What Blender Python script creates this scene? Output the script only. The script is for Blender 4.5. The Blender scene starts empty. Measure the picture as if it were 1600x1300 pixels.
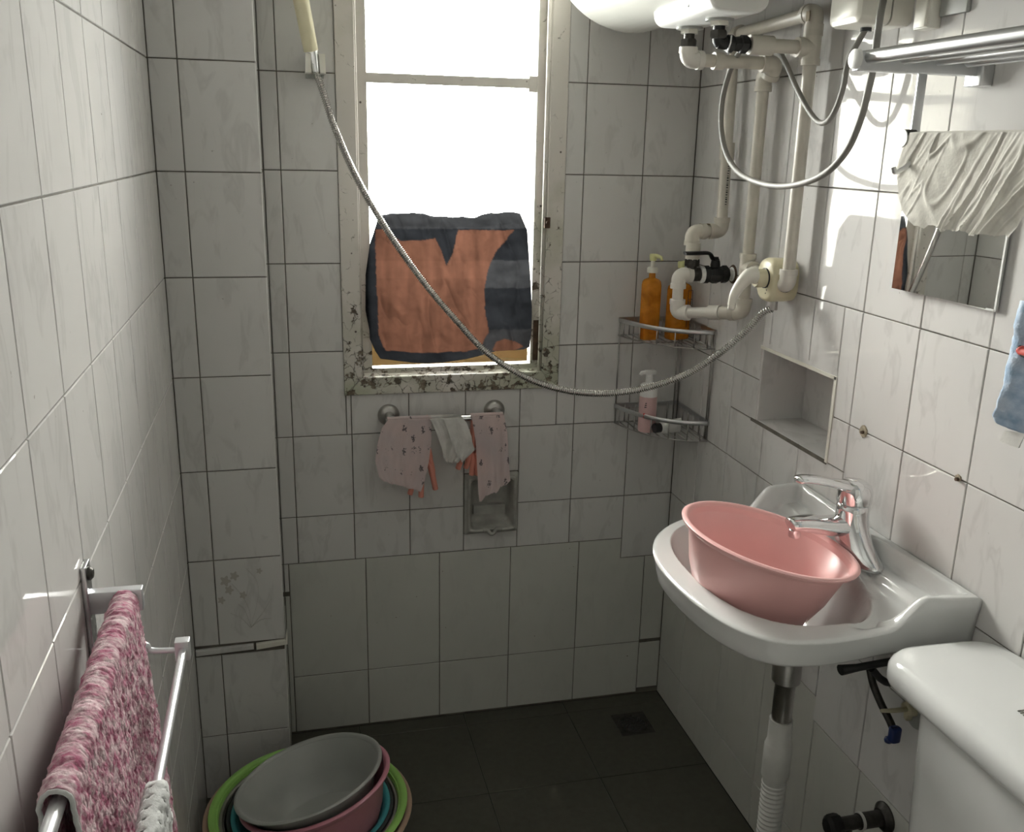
import bpy, math, random
from mathutils import Vector, Matrix, noise
random.seed(7)
rnd = random.Random(11)
SC = bpy.context.scene
COL = SC.collection
# ---------------------------------------------------------------- camera, world, sun, exposure
S = 2.25                       # metres from the camera to the window wall
CAMZ = 0.677 * S
F = 1462.382
RC = Matrix(((0.97257347, -0.23162933, 0.02118269), (-0.04397282, -0.27253179, -0.96114141), (0.22840149, 0.93384917, -0.27524258)))
cam = bpy.data.objects.new('camera', bpy.data.cameras.new('camera'))
COL.objects.link(cam)
cam.data.sensor_width = 36.0
cam.data.lens = F / 1600 * 36.0
cam.data.clip_start = 0.02
m = Matrix((RC[0], -RC[1], -RC[2])).transposed().to_4x4()
m.translation = Vector((0, 0, CAMZ))
cam.matrix_world = m
SC.camera = cam
SC.view_settings.view_transform = 'Standard'
SC.view_settings.look = 'None'
SC.view_settings.gamma = 1.0
SC.view_settings.use_curve_mapping = False
SC.view_settings.exposure = 1.42

w = bpy.data.worlds.new('sky')
SC.world = w
w.use_nodes = True
nt = w.node_tree
nt.nodes.clear()
wo = nt.nodes.new('ShaderNodeOutputWorld')
bg = nt.nodes.new('ShaderNodeBackground')
tc = nt.nodes.new('ShaderNodeTexCoord')
sx = nt.nodes.new('ShaderNodeSeparateXYZ')
cr = nt.nodes.new('ShaderNodeValToRGB')
mp = nt.nodes.new('ShaderNodeMapRange')
nt.links.new(tc.outputs['Generated'], sx.inputs[0])
nt.links.new(sx.outputs[2], mp.inputs[0])
mp.inputs[1].default_value = -0.25
mp.inputs[2].default_value = 0.35
nt.links.new(mp.outputs[0], cr.inputs[0])
cr.color_ramp.elements[0].color = (0.50, 0.51, 0.50, 1)
cr.color_ramp.elements[1].color = (0.99, 0.965, 0.915, 1)
nt.links.new(cr.outputs[0], bg.inputs[0])
bg.inputs[1].default_value = 27.0
nt.links.new(bg.outputs[0], wo.inputs[0])

por = bpy.data.objects.new('window_portal', bpy.data.lights.new('window_portal', 'AREA'))
COL.objects.link(por)
por.data.shape = 'RECTANGLE'
por.data.size = 0.46
por.data.size_y = 1.30
por.location = (0.398, 2.63, 1.56)
por.rotation_euler = (-math.pi / 2, 0, 0)     # looks into the room (-Y)
por.data.cycles.is_portal = True

# ---------------------------------------------------------------- pixel -> plane helpers (real planes of the room)
def ray(px, py):
    v = Vector(((px - 800) / F, (py - 650) / F, 1.0))
    return RC.transposed() @ v
C0 = Vector((0, 0, CAMZ))
def PX(px, py, X):
    d = ray(px, py); return C0 + d * (X / d.x)
def PY(px, py, Y):
    d = ray(px, py); return C0 + d * (Y / d.y)
def PZ(px, py, Z):
    d = ray(px, py); return C0 + d * ((Z - CAMZ) / d.z)

# ---------------------------------------------------------------- materials
def newmat(name):
    mt = bpy.data.materials.new(name); mt.use_nodes = True
    nt = mt.node_tree
    return mt, nt, nt.nodes['Principled BSDF']
def N(nt, t, **kw):
    n = nt.nodes.new(t)
    for k, v in kw.items():
        if k in n.inputs: n.inputs[k].default_value = v
        else: setattr(n, k, v)
    return n
def ramp(nt, fac, stops):
    r = nt.nodes.new('ShaderNodeValToRGB')
    e = r.color_ramp.elements
    while len(e) < len(stops): e.new(0.5)
    for i, (p, c) in enumerate(stops):
        e[i].position = p
        e[i].color = (c, c, c, 1) if isinstance(c, (int, float)) else (*c, 1)
    nt.links.new(fac, r.inputs[0])
    return r
def mix(nt, fac, a, b, mode='MIX'):
    x = nt.nodes.new('ShaderNodeMix'); x.data_type = 'RGBA'; x.blend_type = mode
    for s, v in ((x.inputs[0], fac), (x.inputs[6], a), (x.inputs[7], b)):
        if isinstance(v, (int, float)): s.default_value = v
        elif isinstance(v, tuple): s.default_value = (*v, 1)
        else: nt.links.new(v, s)
    return x.outputs[2]
def coords(nt, rand=True, space='Object'):
    tc = nt.nodes.new('ShaderNodeTexCoord')
    if not rand: return tc.outputs[space]
    oi = nt.nodes.new('ShaderNodeObjectInfo')
    mu = nt.nodes.new('ShaderNodeMath'); mu.operation = 'MULTIPLY'; mu.inputs[1].default_value = 37.0
    nt.links.new(oi.outputs['Random'], mu.inputs[0])
    ad = nt.nodes.new('ShaderNodeVectorMath'); ad.operation = 'ADD'
    nt.links.new(tc.outputs[space], ad.inputs[0]); nt.links.new(mu.outputs[0], ad.inputs[1])
    return ad.outputs[0]
def bump(nt, h, b, strength=0.2, dist=0.002):
    bp = nt.nodes.new('ShaderNodeBump'); bp.inputs['Strength'].default_value = strength; bp.inputs['Distance'].default_value = dist
    nt.links.new(h, bp.inputs['Height']); nt.links.new(bp.outputs[0], b.inputs['Normal'])
    return bp
def simple(name, col, rough=0.5, metal=0.0, var=0.0, scale=30, bmp=0.0, spec=0.5, coat=0.0, bscale=None):
    mt, nt, b = newmat(name)
    b.inputs['Roughness'].default_value = rough
    b.inputs['Metallic'].default_value = metal
    b.inputs['Specular IOR Level'].default_value = spec
    b.inputs['Coat Weight'].default_value = coat
    co = coords(nt)
    nz = N(nt, 'ShaderNodeTexNoise', Scale=float(scale), Detail=5.0)
    nt.links.new(co, nz.inputs['Vector'])
    k = max(0.0, 1 - var)
    r = ramp(nt, nz.outputs[0], [(0.3, tuple(c * k for c in col)), (0.7, tuple(min(1, c * (1 + var * .4)) for c in col))])
    nt.links.new(r.outputs[0], b.inputs['Base Color'])
    if bmp:
        nb = N(nt, 'ShaderNodeTexNoise', Scale=float(bscale or scale * 3), Detail=4.0)
        nt.links.new(co, nb.inputs['Vector'])
        bump(nt, nb.outputs[0], b, bmp)
    return mt

def tile_mat(name, base, vein, veinamt, rough, speck=0.0, spec=0.075):
    mt, nt, b = newmat(name)
    co = coords(nt)
    mpg = N(nt, 'ShaderNodeMapping')
    nt.links.new(co, mpg.inputs[0])
    mpg.inputs['Rotation'].default_value = (0, math.radians(42), 0)
    mpg.inputs['Scale'].default_value = (24, 12, 9)
    nz = N(nt, 'ShaderNodeTexNoise', Scale=1.0, Detail=3.0, Roughness=0.55, Distortion=0.7)
    nt.links.new(mpg.outputs[0], nz.inputs['Vector'])
    rv = ramp(nt, nz.outputs[0], [(0.54, 0.0), (0.63, veinamt), (0.68, veinamt * .4), (0.78, 0.0)])
    nl = N(nt, 'ShaderNodeTexNoise', Scale=5.0, Detail=2.0)
    nt.links.new(co, nl.inputs['Vector'])
    c1 = mix(nt, ramp(nt, nl.outputs[0], [(0.35, 0.0), (0.7, 1.0)]).outputs[0], base, tuple(c * 0.95 for c in base))
    c2 = mix(nt, rv.outputs[0], c1, vein)
    # small dark specks and dirt spots
    ns = N(nt, 'ShaderNodeTexNoise', Scale=90.0, Detail=2.0)
    nt.links.new(co, ns.inputs['Vector'])
    c3 = mix(nt, ramp(nt, ns.outputs[0], [(0.77, 0.0), (0.80, 0.5 + speck)]).outputs[0], c2, (0.16, 0.14, 0.11))
    nt.links.new(c3, b.inputs['Base Color'])
    b.inputs['Roughness'].default_value = rough
    b.inputs['Specular IOR Level'].default_value = spec
    b.inputs['Specular Tint'].default_value = (1.0, 0.93, 0.70, 1)
    nb = N(nt, 'ShaderNodeTexNoise', Scale=9.0, Detail=1.0)
    nt.links.new(co, nb.inputs['Vector'])
    bump(nt, nb.outputs[0], b, 0.12, 0.004)
    return mt

M = {}
M['tile'] = tile_mat('glazed_marbled_tile', (0.665, 0.655, 0.640), (0.46, 0.45, 0.44), 0.36, 0.035)
M['tile_right'] = M['tile']
M['tile_lower'] = tile_mat('glazed_plain_tile', (0.60, 0.60, 0.56), (0.50, 0.50, 0.47), 0.25, 0.22, 0.3)
M['grout'] = simple('dirty_grout', (0.16, 0.145, 0.12), 0.9, var=0.5, scale=18, bmp=0.4)
M['floor_tile'] = simple('dark_stoneware', (0.068, 0.066, 0.050), 0.42, var=0.18, scale=60, bmp=0.05)
M['floor_grout'] = simple('black_grout', (0.03, 0.03, 0.025), 0.9)
M['plaster'] = simple('white_plaster', (0.78, 0.77, 0.74), 0.85, var=0.05, scale=8)
M['glow_ledge'] = simple('added_outer_ledge', (0.012, 0.0072, 0.0026), 1.0, var=0.2, scale=12, spec=0.0)  # near-black brown, so the added ledge turns gold under the bright sky
M['ceramic'] = simple('white_glazed_ceramic', (0.71, 0.72, 0.71), 0.07, var=0.03, scale=6, spec=0.6)
M['ceramic_dirty'] = simple('grey_dirty_ceramic', (0.43, 0.425, 0.39), 0.2, var=0.25, scale=25)
M['chrome'] = simple('chrome', (0.80, 0.81, 0.82), 0.07, metal=1.0, var=0.05, scale=8)
M['hose_metal'] = simple('worn_chrome', (0.50, 0.49, 0.47), 0.16, metal=1.0, var=0.1, scale=8)
M['chrome_dull'] = simple('dull_chrome', (0.45, 0.44, 0.42), 0.28, metal=1.0, var=0.2, scale=30)
M['steel'] = simple('brushed_aluminium', (0.66, 0.67, 0.68), 0.3, metal=1.0, var=0.06, scale=30)
M['alu_satin'] = simple('satin_aluminium', (0.72, 0.73, 0.75), 0.38, metal=0.85, var=0.04, scale=30)
M['dark_metal'] = simple('tarnished_dark_metal', (0.07, 0.066, 0.06), 0.42, metal=0.7, var=0.4, scale=60, bmp=0.15)
M['black_iron'] = simple('black_iron', (0.018, 0.018, 0.018), 0.5, metal=0.2, var=0.4, scale=40, bmp=0.2)
M['ppr'] = simple('white_plastic_pipe', (0.62, 0.585, 0.51), 0.35, var=0.12, scale=22)
M['ppr_bright'] = simple('bright_white_plastic_pipe', (0.72, 0.69, 0.63), 0.3, var=0.08, scale=22)
M['cream'] = simple('yellowed_cream_plastic', (0.68, 0.63, 0.44), 0.35, var=0.1, scale=16)
M['cream_white'] = simple('ivory_plastic', (0.76, 0.74, 0.66), 0.28, var=0.06, scale=16)
M['heater_box'] = simple('white_box_plastic', (0.78, 0.78, 0.75), 0.3, var=0.04, scale=8)
M['heater'] = simple('white_enamel', (0.66, 0.66, 0.60), 0.25, var=0.04, scale=8)
M['cable'] = simple('grey_cable', (0.22, 0.21, 0.19), 0.5, var=0.1, scale=20)
M['tape'] = simple('white_thread_tape', (0.80, 0.80, 0.78), 0.7, var=0.15, scale=120, bmp=0.4)
M['brown_label'] = simple('brown_sticker', (0.20, 0.14, 0.05), 0.5, var=0.4, scale=120)
M['pink'] = simple('pink_plastic', (0.87, 0.50, 0.48), 0.30, var=0.05, scale=10)
M['soft_pink'] = simple('soft_pink_plastic', (0.66, 0.44, 0.43), 0.35, var=0.05, scale=10)
M['grey_plastic'] = simple('grey_plastic', (0.36, 0.37, 0.35), 0.38, var=0.05, scale=14)
M['rose_plastic'] = simple('rose_plastic', (0.62, 0.26, 0.33), 0.35, var=0.05, scale=14)
M['green_plastic'] = simple('lime_plastic', (0.30, 0.58, 0.13), 0.35, var=0.05, scale=14)
M['brown_plastic'] = simple('tan_plastic', (0.42, 0.28, 0.20), 0.4, var=0.05, scale=14)
M['teal_plastic'] = simple('teal_plastic', (0.06, 0.36, 0.40), 0.35, var=0.05, scale=14)
M['black_plastic'] = simple('black_plastic', (0.025, 0.028, 0.03), 0.35, var=0.1, scale=14)
M['blue_plastic'] = simple('navy_plastic', (0.012, 0.03, 0.14), 0.35, var=0.1, scale=30)
M['mirror'] = simple('mirror_silver', (0.93, 0.95, 0.94), 0.015, metal=1.0)
M['white_plastic'] = simple('white_plastic', (0.80, 0.80, 0.78), 0.4, var=0.05, scale=14)
M['pale_yellow'] = simple('pale_yellow_plastic', (0.72, 0.72, 0.36), 0.4, var=0.05, scale=14)
M['ink'] = simple('dark_ink', (0.03, 0.03, 0.03), 0.6)
M['red_ink'] = simple('red_ink', (0.65, 0.10, 0.08), 0.6)
M['residue'] = simple('glue_residue', (0.42, 0.36, 0.26), 0.6, var=0.5, scale=150, bmp=0.5)
M['rust'] = simple('rust_brown', (0.10, 0.06, 0.035), 0.8, var=0.5, scale=80, bmp=0.5)
M['door_wood'] = simple('pale_door_paint', (0.62, 0.60, 0.55), 0.5, var=0.05, scale=8)
M['rubber'] = simple('coral_rubber', (0.80, 0.33, 0.25), 0.5, var=0.12, scale=30, bmp=0.1)
M['corrugated'] = simple('white_corrugated_plastic', (0.66, 0.66, 0.63), 0.4, var=0.08, scale=30)

def paint_mat():
    mt, nt, b = newmat('peeling_cream_paint')
    tc = nt.nodes.new('ShaderNodeTexCoord')
    geo = nt.nodes.new('ShaderNodeNewGeometry')
    sp = nt.nodes.new('ShaderNodeSeparateXYZ'); nt.links.new(geo.outputs['Position'], sp.inputs[0])
    wear = N(nt, 'ShaderNodeMapRange')
    nt.links.new(sp.outputs[2], wear.inputs[0])
    wear.inputs[1].default_value = 0.94; wear.inputs[2].default_value = 1.45
    wear.inputs[3].default_value = 0.18; wear.inputs[4].default_value = -0.02
    n1 = N(nt, 'ShaderNodeTexNoise', Scale=42.0, Detail=9.0, Roughness=0.6)
    nt.links.new(geo.outputs['Position'], n1.inputs['Vector'])
    ad = N(nt, 'ShaderNodeMath', operation='ADD'); nt.links.new(n1.outputs[0], ad.inputs[0]); nt.links.new(wear.outputs[0], ad.inputs[1])
    mk = ramp(nt, ad.outputs[0], [(0.71, 0.0), (0.745, 1.0)])
    # cracks
    vo = N(nt, 'ShaderNodeTexVoronoi', Scale=34.0, feature='DISTANCE_TO_EDGE')
    n2 = N(nt, 'ShaderNodeTexNoise', Scale=20.0, Detail=4.0)
    nt.links.new(geo.outputs['Position'], n2.inputs['Vector'])
    w2 = nt.nodes.new('ShaderNodeVectorMath'); w2.operation = 'MULTIPLY_ADD'
    nt.links.new(n2.outputs[1], w2.inputs[0]); w2.inputs[1].default_value = (0.05, 0.05, 0.05); nt.links.new(geo.outputs['Position'], w2.inputs[2])
    nt.links.new(w2.outputs[0], vo.inputs['Vector'])
    crk = ramp(nt, vo.outputs['Distance'], [(0.0, 1.0), (0.035, 0.0)])
    cm = N(nt, 'ShaderNodeMath', operation='MULTIPLY'); nt.links.new(crk.outputs[0], cm.inputs[0])
    cw = N(nt, 'ShaderNodeMapRange'); nt.links.new(ad.outputs[0], cw.inputs[0])
    cw.inputs[1].default_value = 0.56; cw.inputs[2].default_value = 0.68; nt.links.new(cw.outputs[0], cm.inputs[1])
    n3 = N(nt, 'ShaderNodeTexNoise', Scale=7.0, Detail=6.0)
    nt.links.new(geo.outputs['Position'], n3.inputs['Vector'])
    ad3 = N(nt, 'ShaderNodeMath', operation='ADD'); nt.links.new(n3.outputs[0], ad3.inputs[0]); nt.links.new(wear.outputs[0], ad3.inputs[1])
    base = mix(nt, ramp(nt, ad3.outputs[0], [(0.56, 0.0), (0.80, 1.0)]).outputs[0], (0.64, 0.605, 0.56), (0.42, 0.43, 0.33))
    c1 = mix(nt, cm.outputs[0], base, (0.09, 0.08, 0.06))
    n4 = N(nt, 'ShaderNodeTexNoise', Scale=60.0, Detail=4.0); nt.links.new(geo.outputs['Position'], n4.inputs['Vector'])
    bare = ramp(nt, n4.outputs[0], [(0.35, (0.06, 0.05, 0.035)), (0.55, (0.17, 0.13, 0.09)), (0.7, (0.30, 0.27, 0.20))])
    c2 = mix(nt, mk.outputs[0], c1, bare.outputs[0])
    # nail and screw holes
    vn = N(nt, 'ShaderNodeTexVoronoi', Scale=22.0); nt.links.new(geo.outputs['Position'], vn.inputs['Vector'])
    c3 = mix(nt, ramp(nt, vn.outputs['Distance'], [(0.05, 1.0), (0.075, 0.0)]).outputs[0], c2, (0.08, 0.06, 0.05))
    nt.links.new(c3, b.inputs['Base Color'])
    b.inputs['Roughness'].default_value = 0.55
    h = mix(nt, mk.outputs[0], (1, 1, 1), (0.0, 0.0, 0.0))
    h2 = mix(nt, cm.outputs[0], h, (0.3, 0.3, 0.3))
    bump(nt, h2, b, 0.8, 0.002)
    return mt
M['paint'] = paint_mat()

def glass_mat():
    mt, nt, b = newmat('window_glass')
    nt.nodes.remove(b)
    out = nt.nodes['Material Output']
    tr = N(nt, 'ShaderNodeBsdfTransparent'); tr.inputs[0].default_value = (0.97, 0.98, 0.97, 1)
    gl = N(nt, 'ShaderNodeBsdfGlossy'); gl.inputs['Roughness'].default_value = 0.02
    fr = N(nt, 'ShaderNodeFresnel', IOR=1.45)
    mx = N(nt, 'ShaderNodeMixShader')
    nt.links.new(fr.outputs[0], mx.inputs[0]); nt.links.new(tr.outputs[0], mx.inputs[1]); nt.links.new(gl.outputs[0], mx.inputs[2])
    nt.links.new(mx.outputs[0], out.inputs[0])
    return mt
M['glass'] = glass_mat()

def fabric(name, colA, colB=None, transl=0.3, attr=None, fold=0.5, scale=60, pattern=None):
    mt, nt, b = newmat(name)
    out = nt.nodes['Material Output']
    co = coords(nt, False)
    uv = nt.nodes.new('ShaderNodeUVMap')
    if attr:
        at = nt.nodes.new('ShaderNodeVertexColor'); at.layer_name = attr
        c = at.outputs[0]
    else:
        nz = N(nt, 'ShaderNodeTexNoise', Scale=float(scale), Detail=4.0); nt.links.new(co, nz.inputs['Vector'])
        c = mix(nt, ramp(nt, nz.outputs[0], [(0.35, 0.0), (0.65, 1.0)]).outputs[0], colA, colB or tuple(x * .88 for x in colA))
    if pattern == 'figures':
        vo = N(nt, 'ShaderNodeTexVoronoi', Scale=34.0); vo.inputs['Randomness'].default_value = 0.6
        n2 = N(nt, 'ShaderNodeTexNoise', Scale=170.0, Detail=2.0); nt.links.new(co, n2.inputs['Vector'])
        ma = nt.nodes.new('ShaderNodeVectorMath'); ma.operation = 'MULTIPLY_ADD'
        nt.links.new(n2.outputs[1], ma.inputs[0]); ma.inputs[1].default_value = (0.022, 0.022, 0.022)
        mpg = N(nt, 'ShaderNodeMapping'); mpg.inputs['Scale'].default_value = (1.35, 1, 0.62); nt.links.new(co, mpg.inputs[0])
        nt.links.new(mpg.outputs[0], ma.inputs[2]); nt.links.new(ma.outputs[0], vo.inputs['Vector'])
        c = mix(nt, ramp(nt, vo.outputs['Distance'], [(0.15, 0.85), (0.23, 0.0)]).outputs[0], c, (0.10, 0.09, 0.10))
        sp = nt.nodes.new('ShaderNodeSeparateXYZ'); nt.links.new(co, sp.inputs[0])
    nt.links.new(c, b.inputs['Base Color'])
    b.inputs['Roughness'].default_value = 0.9
    b.inputs['Specular IOR Level'].default_value = 0.1
    wv = N(nt, 'ShaderNodeTexNoise', Scale=260.0, Detail=3.0); nt.links.new(co, wv.inputs['Vector'])
    bump(nt, wv.outputs[0], b, fold, 0.001)
    tl = nt.nodes.new('ShaderNodeBsdfTranslucent'); nt.links.new(c, tl.inputs[0])
    mx = N(nt, 'ShaderNodeMixShader'); mx.inputs[0].default_value = transl
    nt.links.new(b.outputs[0], mx.inputs[1]); nt.links.new(tl.outputs[0], mx.inputs[2])
    nt.links.new(mx.outputs[0], out.inputs[0])
    return mt
M['rag'] = fabric('white_gauze', (0.76, 0.74, 0.68), transl=0.25)
M['tissue'] = fabric('white_tissue', (0.80, 0.79, 0.76), transl=0.3)
M['lace'] = fabric('white_crochet', (0.74, 0.75, 0.74), transl=0.2, fold=1.0, scale=140)
M['pink_cloth'] = fabric('pale_pink_printed_cotton', (0.74, 0.60, 0.58), (0.66, 0.57, 0.57), transl=0.25, pattern='figures', scale=12)
M['blue_towel'] = fabric('blue_white_towelling', (0.62, 0.70, 0.80), (0.33, 0.45, 0.60), transl=0.05, fold=1.0, scale=45)
M['window_cloth'] = fabric('printed_window_cloth', (0, 0, 0), transl=0.45, attr='print', fold=0.4)
M['towel'] = fabric('raspberry_terry', (0, 0, 0), transl=0.05, attr='print', fold=1.0)

def amber_mat():
    mt, nt, b = newmat('amber_translucent_plastic')
    geo = nt.nodes.new('ShaderNodeNewGeometry')
    b.inputs['Base Color'].default_value = (0.80, 0.33, 0.03, 1)
    b.inputs['Roughness'].default_value = 0.25
    out = nt.nodes['Material Output']
    tr = N(nt, 'ShaderNodeBsdfTransparent'); tr.inputs[0].default_value = (0.85, 0.52, 0.12, 1)
    nz = N(nt, 'ShaderNodeTexNoise', Scale=26.0, Detail=3.0, Distortion=1.0)
    nt.links.new(coords(nt), nz.inputs['Vector'])
    mx = N(nt, 'ShaderNodeMixShader')
    nt.links.new(ramp(nt, nz.outputs[0], [(0.35, 0.30), (0.7, 0.6)]).outputs[0], mx.inputs[0])
    nt.links.new(b.outputs[0], mx.inputs[1]); nt.links.new(tr.outputs[0], mx.inputs[2])
    nt.links.new(mx.outputs[0], out.inputs[0])
    return mt
M['amber'] = amber_mat()
M['amber_liquid'] = simple('amber_shampoo', (0.80, 0.32, 0.03), 0.3, var=0.1, scale=20)

# ---------------------------------------------------------------- mesh helpers
def mesh_of(name, vf, mat, smooth=False):
    v, f = vf
    me = bpy.data.meshes.new(name)
    me.from_pydata([tuple(p) for p in v], [], f)
    me.materials.append(mat)
    if smooth:
        me.polygons.foreach_set('use_smooth', [True] * len(me.polygons))
    me.update()
    return me
def mk(name, vf, mat, parent=None, smooth=False, auto=None):
    me = mesh_of(name, vf, mat, smooth or auto is not None)
    if auto is not None:
        me.set_sharp_from_angle(angle=math.radians(auto))
    o = bpy.data.objects.new(name, me)
    COL.objects.link(o)
    if parent is not None: o.parent = parent; o.matrix_parent_inverse = Matrix.Translation(-parent.location) if not parent.rotation_euler.x and not parent.rotation_euler.y and not parent.rotation_euler.z else parent.matrix_basis.inverted()
    return o
def thing(name, label, cat, loc=(0, 0, 0), group=None):
    o = bpy.data.objects.new(name, None); COL.objects.link(o)
    o.location = loc; o.empty_display_size = 0.05
    o['label'] = label; o['category'] = cat
    if group: o['group'] = group
    return o
def tag(o, label, cat, group=None):
    o['label'] = label; o['category'] = cat
    if group: o['group'] = group
    return o
def structure(o):
    o['kind'] = 'structure'; return o
def join(*vfs):
    V, Fc = [], []
    for v, f in vfs:
        k = len(V); V += [Vector(p) for p in v]; Fc += [tuple(i + k for i in q) for q in f]
    return V, Fc
def xf(vf, mtx):
    return [mtx @ Vector(p) for p in vf[0]], vf[1]
def box(x0, x1, y0, y1, z0, z1):
    if x0 > x1: x0, x1 = x1, x0
    if y0 > y1: y0, y1 = y1, y0
    if z0 > z1: z0, z1 = z1, z0
    v = [Vector((x, y, z)) for z in (z0, z1) for y in (y0, y1) for x in (x0, x1)]
    f = [(0, 2, 3, 1), (4, 5, 7, 6), (0, 1, 5, 4), (2, 6, 7, 3), (0, 4, 6, 2), (1, 3, 7, 5)]
    return v, f
def prism(poly, axis, a, b, bev=0.0):
    """polygon (list of 2D) extruded between a and b along axis; the b end may be chamfered by bev."""
    def up(p, t):
        return Vector((t, p[0], p[1])) if axis == 'X' else Vector((p[0], t, p[1])) if axis == 'Y' else Vector((p[0], p[1], t))
    n = len(poly)
    rings = [[up(p, a) for p in poly]]
    if bev:
        cx = sum(p[0] for p in poly) / n; cy = sum(p[1] for p in poly) / n
        sgn = 1 if b > a else -1
        rings.append([up(p, b - sgn * bev) for p in poly])
        ins = []
        for i, p in enumerate(poly):
            p0, p1 = Vector(poly[i - 1]), Vector(poly[(i + 1) % n]); q = Vector(p)
            d1 = (q - p0).normalized(); d2 = (p1 - q).normalized()
            n1 = Vector((-d1.y, d1.x)); n2 = Vector((-d2.y, d2.x))
            area = sum(poly[k][0] * poly[(k + 1) % n][1] - poly[(k + 1) % n][0] * poly[k][1] for k in range(n))
            s = 1 if area > 0 else -1
            bis = (n1 + n2); L = max(0.3, bis.length); bis = bis / L
            k = min(1.8, 1 / max(0.5, bis.dot(n1)))
            ins.append(q + bis * s * bev * k)
        rings.append([up(p, b) for p in ins])
    else:
        rings.append([up(p, b) for p in poly])
    V = [p for r in rings for p in r]; Fc = []
    for k in range(len(rings) - 1):
        for i in range(n):
            j = (i + 1) % n
            Fc.append((k * n + i, k * n + j, (k + 1) * n + j, (k + 1) * n + i))
    Fc.append(tuple(range(n - 1, -1, -1)))
    Fc.append(tuple((len(rings) - 1) * n + i for i in range(n)))
    return V, Fc
def rrect(x0, x1, y0, y1, r, n=5):
    pts = []
    for cx, cy, a0 in ((x1 - r, y1 - r, 0), (x0 + r, y1 - r, 90), (x0 + r, y0 + r, 180), (x1 - r, y0 + r, 270)):
        for i in range(n + 1):
            a = math.radians(a0 + 90 * i / n); pts.append((cx + r * math.cos(a), cy + r * math.sin(a)))
    return pts
def loft(rings, cap0=True, cap1=True, closed=True):
    n = len(rings[0]); V = [Vector(p) for r in rings for p in r]; Fc = []
    for k in range(len(rings) - 1):
        for i in range(n if closed else n - 1):
            j = (i + 1) % n
            Fc.append((k * n + i, k * n + j, (k + 1) * n + j, (k + 1) * n + i))
    if cap0: Fc.append(tuple(range(n - 1, -1, -1)))
    if cap1: Fc.append(tuple((len(rings) - 1) * n + i for i in range(n)))
    return V, Fc
def rbox(x0, x1, y0, y1, z0, z1, r=0.01, e=None, n=4):
    """box with rounded vertical edges (about Z) and softened top and bottom rims."""
    e = e if e is not None else r * 0.5
    R = []
    for k in range(4):
        a = k / 3 * math.pi / 2
        R.append([(p[0], p[1], z0 + e - e * math.cos(a)) for p in rrect(x0 + e - e * math.sin(a), x1 - e + e * math.sin(a), y0 + e - e * math.sin(a), y1 - e + e * math.sin(a), max(r, 1e-4), n)])
    for k in range(4):
        a = k / 3 * math.pi / 2
        R.append([(p[0], p[1], z1 - e + e * math.sin(a)) for p in rrect(x0 + e - e * math.cos(a), x1 - e + e * math.cos(a), y0 + e - e * math.cos(a), y1 - e + e * math.cos(a), max(r, 1e-4), n)])
    return loft(R)
def smooth_path(pts, per=8):
    pts = [Vector(p) for p in pts]; out = []
    P = [pts[0] * 2 - pts[1]] + pts + [pts[-1] * 2 - pts[-2]]
    for i in range(1, len(P) - 2):
        a, b, c, d = P[i - 1:i + 3]
        for k in range(per):
            t = k / per
            out.append(0.5 * ((2 * b) + (-a + c) * t + (2 * a - 5 * b + 4 * c - d) * t * t + (-a + 3 * b - 3 * c + d) * t ** 3))
    out.append(pts[-1]); return out
def tube(pts, rad, n=14, cap=True, squash=None):
    pts = [Vector(p) for p in pts]
    m_ = len(pts); rad = rad if isinstance(rad, (list, tuple)) else [rad] * m_
    tans = [(pts[min(i + 1, m_ - 1)] - pts[max(i - 1, 0)]).normalized() for i in range(m_)]
    ref = Vector((0, 0, 1)) if abs(tans[0].z) < 0.9 else Vector((1, 0, 0))
    u = tans[0].cross(ref).normalized(); rings = []
    for i in range(m_):
        t = tans[i]; u = (u - t * u.dot(t)).normalized(); v = t.cross(u)
        sq = squash or (1, 1)
        rings.append([pts[i] + (u * math.cos(a) * sq[0] + v * math.sin(a) * sq[1]) * rad[i] for a in (2 * math.pi * k / n for k in range(n))])
    return loft(rings, cap, cap)
def rod(a, b, r, n=14):
    return tube([a, b], r, n)
def lathe(prof, n=32, mtx=None, cap0=False, cap1=False):
    rings = [[(r * math.cos(2 * math.pi * k / n), r * math.sin(2 * math.pi * k / n), z) for k in range(n)] for r, z in prof]
    vf = loft(rings, cap0, cap1)
    return xf(vf, mtx) if mtx is not None else vf
def frame_to(a, d):
    """matrix at a with local Z along d"""
    return Matrix.Translation(Vector(a)) @ Vector((0, 0, 1)).rotation_difference(Vector(d).normalized()).to_matrix().to_4x4()
def bend(a, c, b, r=0.02, n=7):
    """path a -> corner c -> b with a rounded corner"""
    a, c, b = Vector(a), Vector(c), Vector(b)
    d1 = (a - c).normalized(); d2 = (b - c).normalized()
    p0 = c + d1 * r; p1 = c + d2 * r
    out = [a] if (a - p0).length > 1e-5 else []
    for i in range(n + 1):
        t = i / n
        out.append(p0 * (1 - t) ** 2 + c * 2 * t * (1 - t) + p1 * t * t)
    if (b - p1).length > 1e-5: out.append(b)
    return out
def resample(pts, n):
    pts = [Vector(p) for p in pts]
    L = [0]
    for i in range(1, len(pts)): L.append(L[-1] + (pts[i] - pts[i - 1]).length)
    out = []
    for k in range(n):
        s = L[-1] * k / (n - 1); i = 1
        while i < len(pts) - 1 and L[i] < s: i += 1
        t = (s - L[i - 1]) / max(1e-9, L[i] - L[i - 1])
        out.append(pts[i - 1].lerp(pts[i], min(1, max(0, t))))
    return out
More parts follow.
